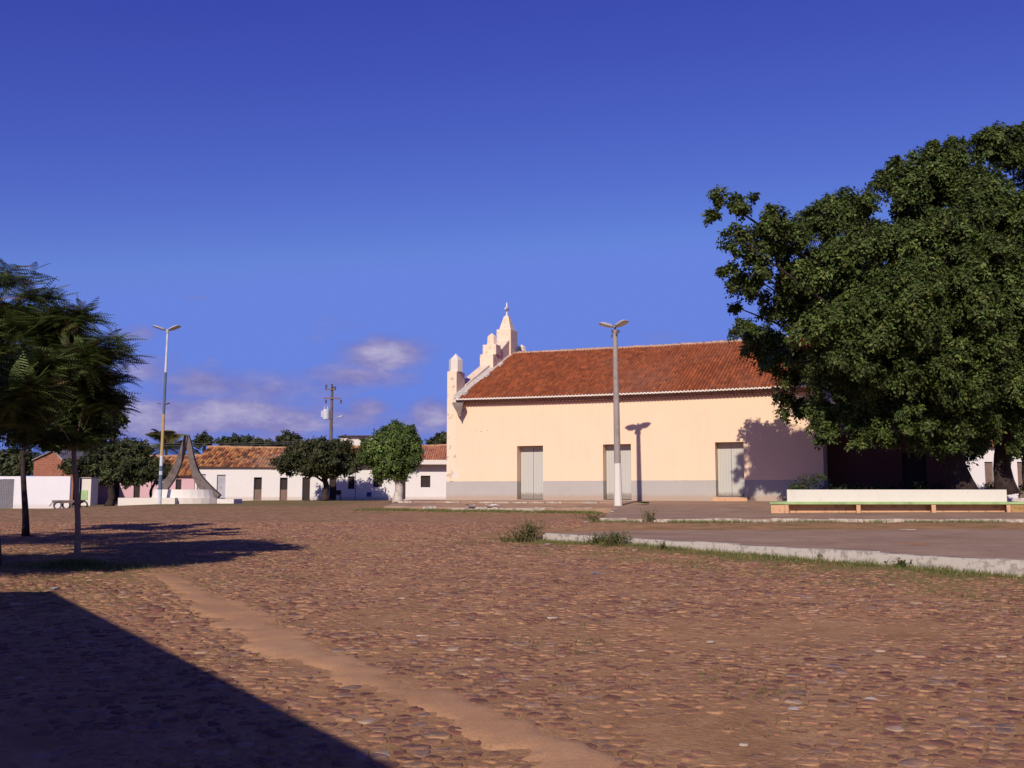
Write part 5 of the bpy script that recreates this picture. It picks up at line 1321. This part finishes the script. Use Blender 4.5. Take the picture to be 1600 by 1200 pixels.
mb = MB(); mb.box(3, 4, .65, .7, 0, 2.1, TS); mb.build('door', M['brown_wood'], hs)
mb = MB(); mb.box(6, 7.2, .65, .7, 1, 2.1, TS); mb.build('window', M['dark_wood'], hs)
mb = MB()
mb.hexa([TS(0, 0, ZEV-.08), TS(LH, 0, ZEV-.08), TS(LH, 4.2, ZEV+1.25), TS(0, 4.2, ZEV+1.25), TS(0, 0, ZEV), TS(LH, 0, ZEV), TS(LH, 4.2, ZEV+1.35), TS(0, 4.2, ZEV+1.35)])
mb.hexa([TS(0, 4.2, ZEV+1.25), TS(LH, 4.2, ZEV+1.25), TS(LH, 8.5, ZEV-.08), TS(0, 8.5, ZEV-.08), TS(0, 4.2, ZEV+1.35), TS(LH, 4.2, ZEV+1.35), TS(LH, 8.5, ZEV), TS(0, 8.5, ZEV)])
mb.build('roof', M['tile_plain'], hs)

# ---------------------------------------------------------------- light and sky
sun = bpy.data.lights.new('sun', 'SUN'); sun.energy = 4.3; sun.angle = math.radians(.53); sun.color = (1, .90, .78)
so = bpy.data.objects.new('sun', sun); COL.objects.link(so); so.rotation_euler = sdir.to_track_quat('-Z', 'Y').to_euler()
wd = bpy.data.worlds.new('World'); scene.world = wd; wd.use_nodes = True; nt = wd.node_tree; bg_ = nt.nodes['Background']
st = nt.nodes.new('ShaderNodeTexSky'); st.sky_type = 'NISHITA'; st.sun_disc = False; st.sun_elevation = SUN_EL; st.sun_rotation = math.pi+AZ
st.altitude = 400; st.air_density = 1.0; st.dust_density = .3; st.ozone_density = 3.5
tc = nt.nodes.new('ShaderNodeTexCoord'); D = tc.outputs['Generated']
sx = nt.nodes.new('ShaderNodeSeparateXYZ'); L(nt, D, sx.inputs[0])
sc_ = nt.nodes.new('ShaderNodeSeparateColor'); L(nt, st.outputs[0], sc_.inputs[0]); cb_ = nt.nodes.new('ShaderNodeCombineColor')
for ch_, (k_, r0_, p_) in enumerate(((.41, .88, 1.50), (.45, 1.325, 1.75), (4.2, 2.88, .90))):      # grade of the sky colour
    gr_ = math_n(nt, 'MULTIPLY', math_n(nt, 'POWER', math_n(nt, 'DIVIDE', sc_.outputs[ch_], r0_), p_), k_)
    L(nt, math_n(nt, 'MINIMUM', gr_, (1.75, 2.9, 9.0)[ch_]), cb_.inputs[ch_])
skyc = cb_.outputs[0]
# clouds: direction plane coords (x/y, z/y)
yy = math_n(nt, 'MAXIMUM', sx.outputs[1], .02)
ax = math_n(nt, 'DIVIDE', sx.outputs[0], yy); az = math_n(nt, 'DIVIDE', sx.outputs[2], yy)
cx_ = nt.nodes.new('ShaderNodeCombineXYZ'); L(nt, ax, cx_.inputs[0]); L(nt, math_n(nt, 'MULTIPLY', az, 2.3), cx_.inputs[1])
nz1 = noise_n(nt, 9, 7, .58, cx_.outputs[0], .3); nz2 = noise_n(nt, 22, 6, .6, cx_.outputs[0])
def blob(px, py, rx, ry, amp):
    u0 = (px-800)/F; v0 = (770-py)/F
    a = math_n(nt, 'POWER', math_n(nt, 'DIVIDE', math_n(nt, 'ABSOLUTE', math_n(nt, 'SUBTRACT', ax, u0)), rx/F), 2)
    b2 = math_n(nt, 'POWER', math_n(nt, 'DIVIDE', math_n(nt, 'ABSOLUTE', math_n(nt, 'SUBTRACT', az, v0)), ry/F), 2)
    return math_n(nt, 'MULTIPLY', math_n(nt, 'EXPONENT', math_n(nt, 'MULTIPLY', math_n(nt, 'ADD', a, b2), -1)), amp)
tot = None
for bb_ in ((600, 552, 58, 24, .56), (675, 650, 40, 26, .5), (575, 640, 40, 18, .46), (540, 590, 90, 22, .34), (440, 610, 120, 34, .30), (310, 600, 90, 30, .34), (300, 655, 260, 36, .46), (560, 655, 90, 24, .36), (640, 665, 60, 22, .34), (215, 520, 45, 14, .28), (310, 463, 40, 9, .24), (220, 575, 60, 30, .28), (180, 640, 90, 40, .34), (-200, 560, 200, 60, .3), (1900, 600, 250, 50, .25), (380, 685, 150, 14, .3)):
    v = blob(*bb_); tot = v if tot is None else math_n(nt, 'MAXIMUM', tot, v)
s_ = math_n(nt, 'ADD', tot, math_n(nt, 'MULTIPLY', nz1.outputs[0], .75)); s_ = math_n(nt, 'ADD', s_, math_n(nt, 'MULTIPLY', nz2.outputs[0], .18)); s_ = math_n(nt, 'SUBTRACT', s_, ramp(nt, az, [(.18, 0.), (.30, .4)]).outputs[0])
cf = ramp(nt, s_, [(.54, 0.), (.80, .85)]).outputs[0]
cc = ramp(nt, math_n(nt, 'ADD', math_n(nt, 'MULTIPLY', nz2.outputs[0], .55), math_n(nt, 'MULTIPLY', s_, .45)), [(.46, (2.2, 1.95, 5.2)), (.64, (3.6, 3.2, 6.2)), (.80, (6.2, 5.6, 7.6))]).outputs[0]
cld = mix(nt, cf, skyc, cc)
L(nt, cld, bg_.inputs[0]); bg_.inputs[1].default_value = .08
scene.view_settings.view_transform = 'Standard'; scene.view_settings.look = 'None'; scene.view_settings.exposure = 0; scene.view_settings.gamma = 1
scene.render.engine = 'CYCLES'
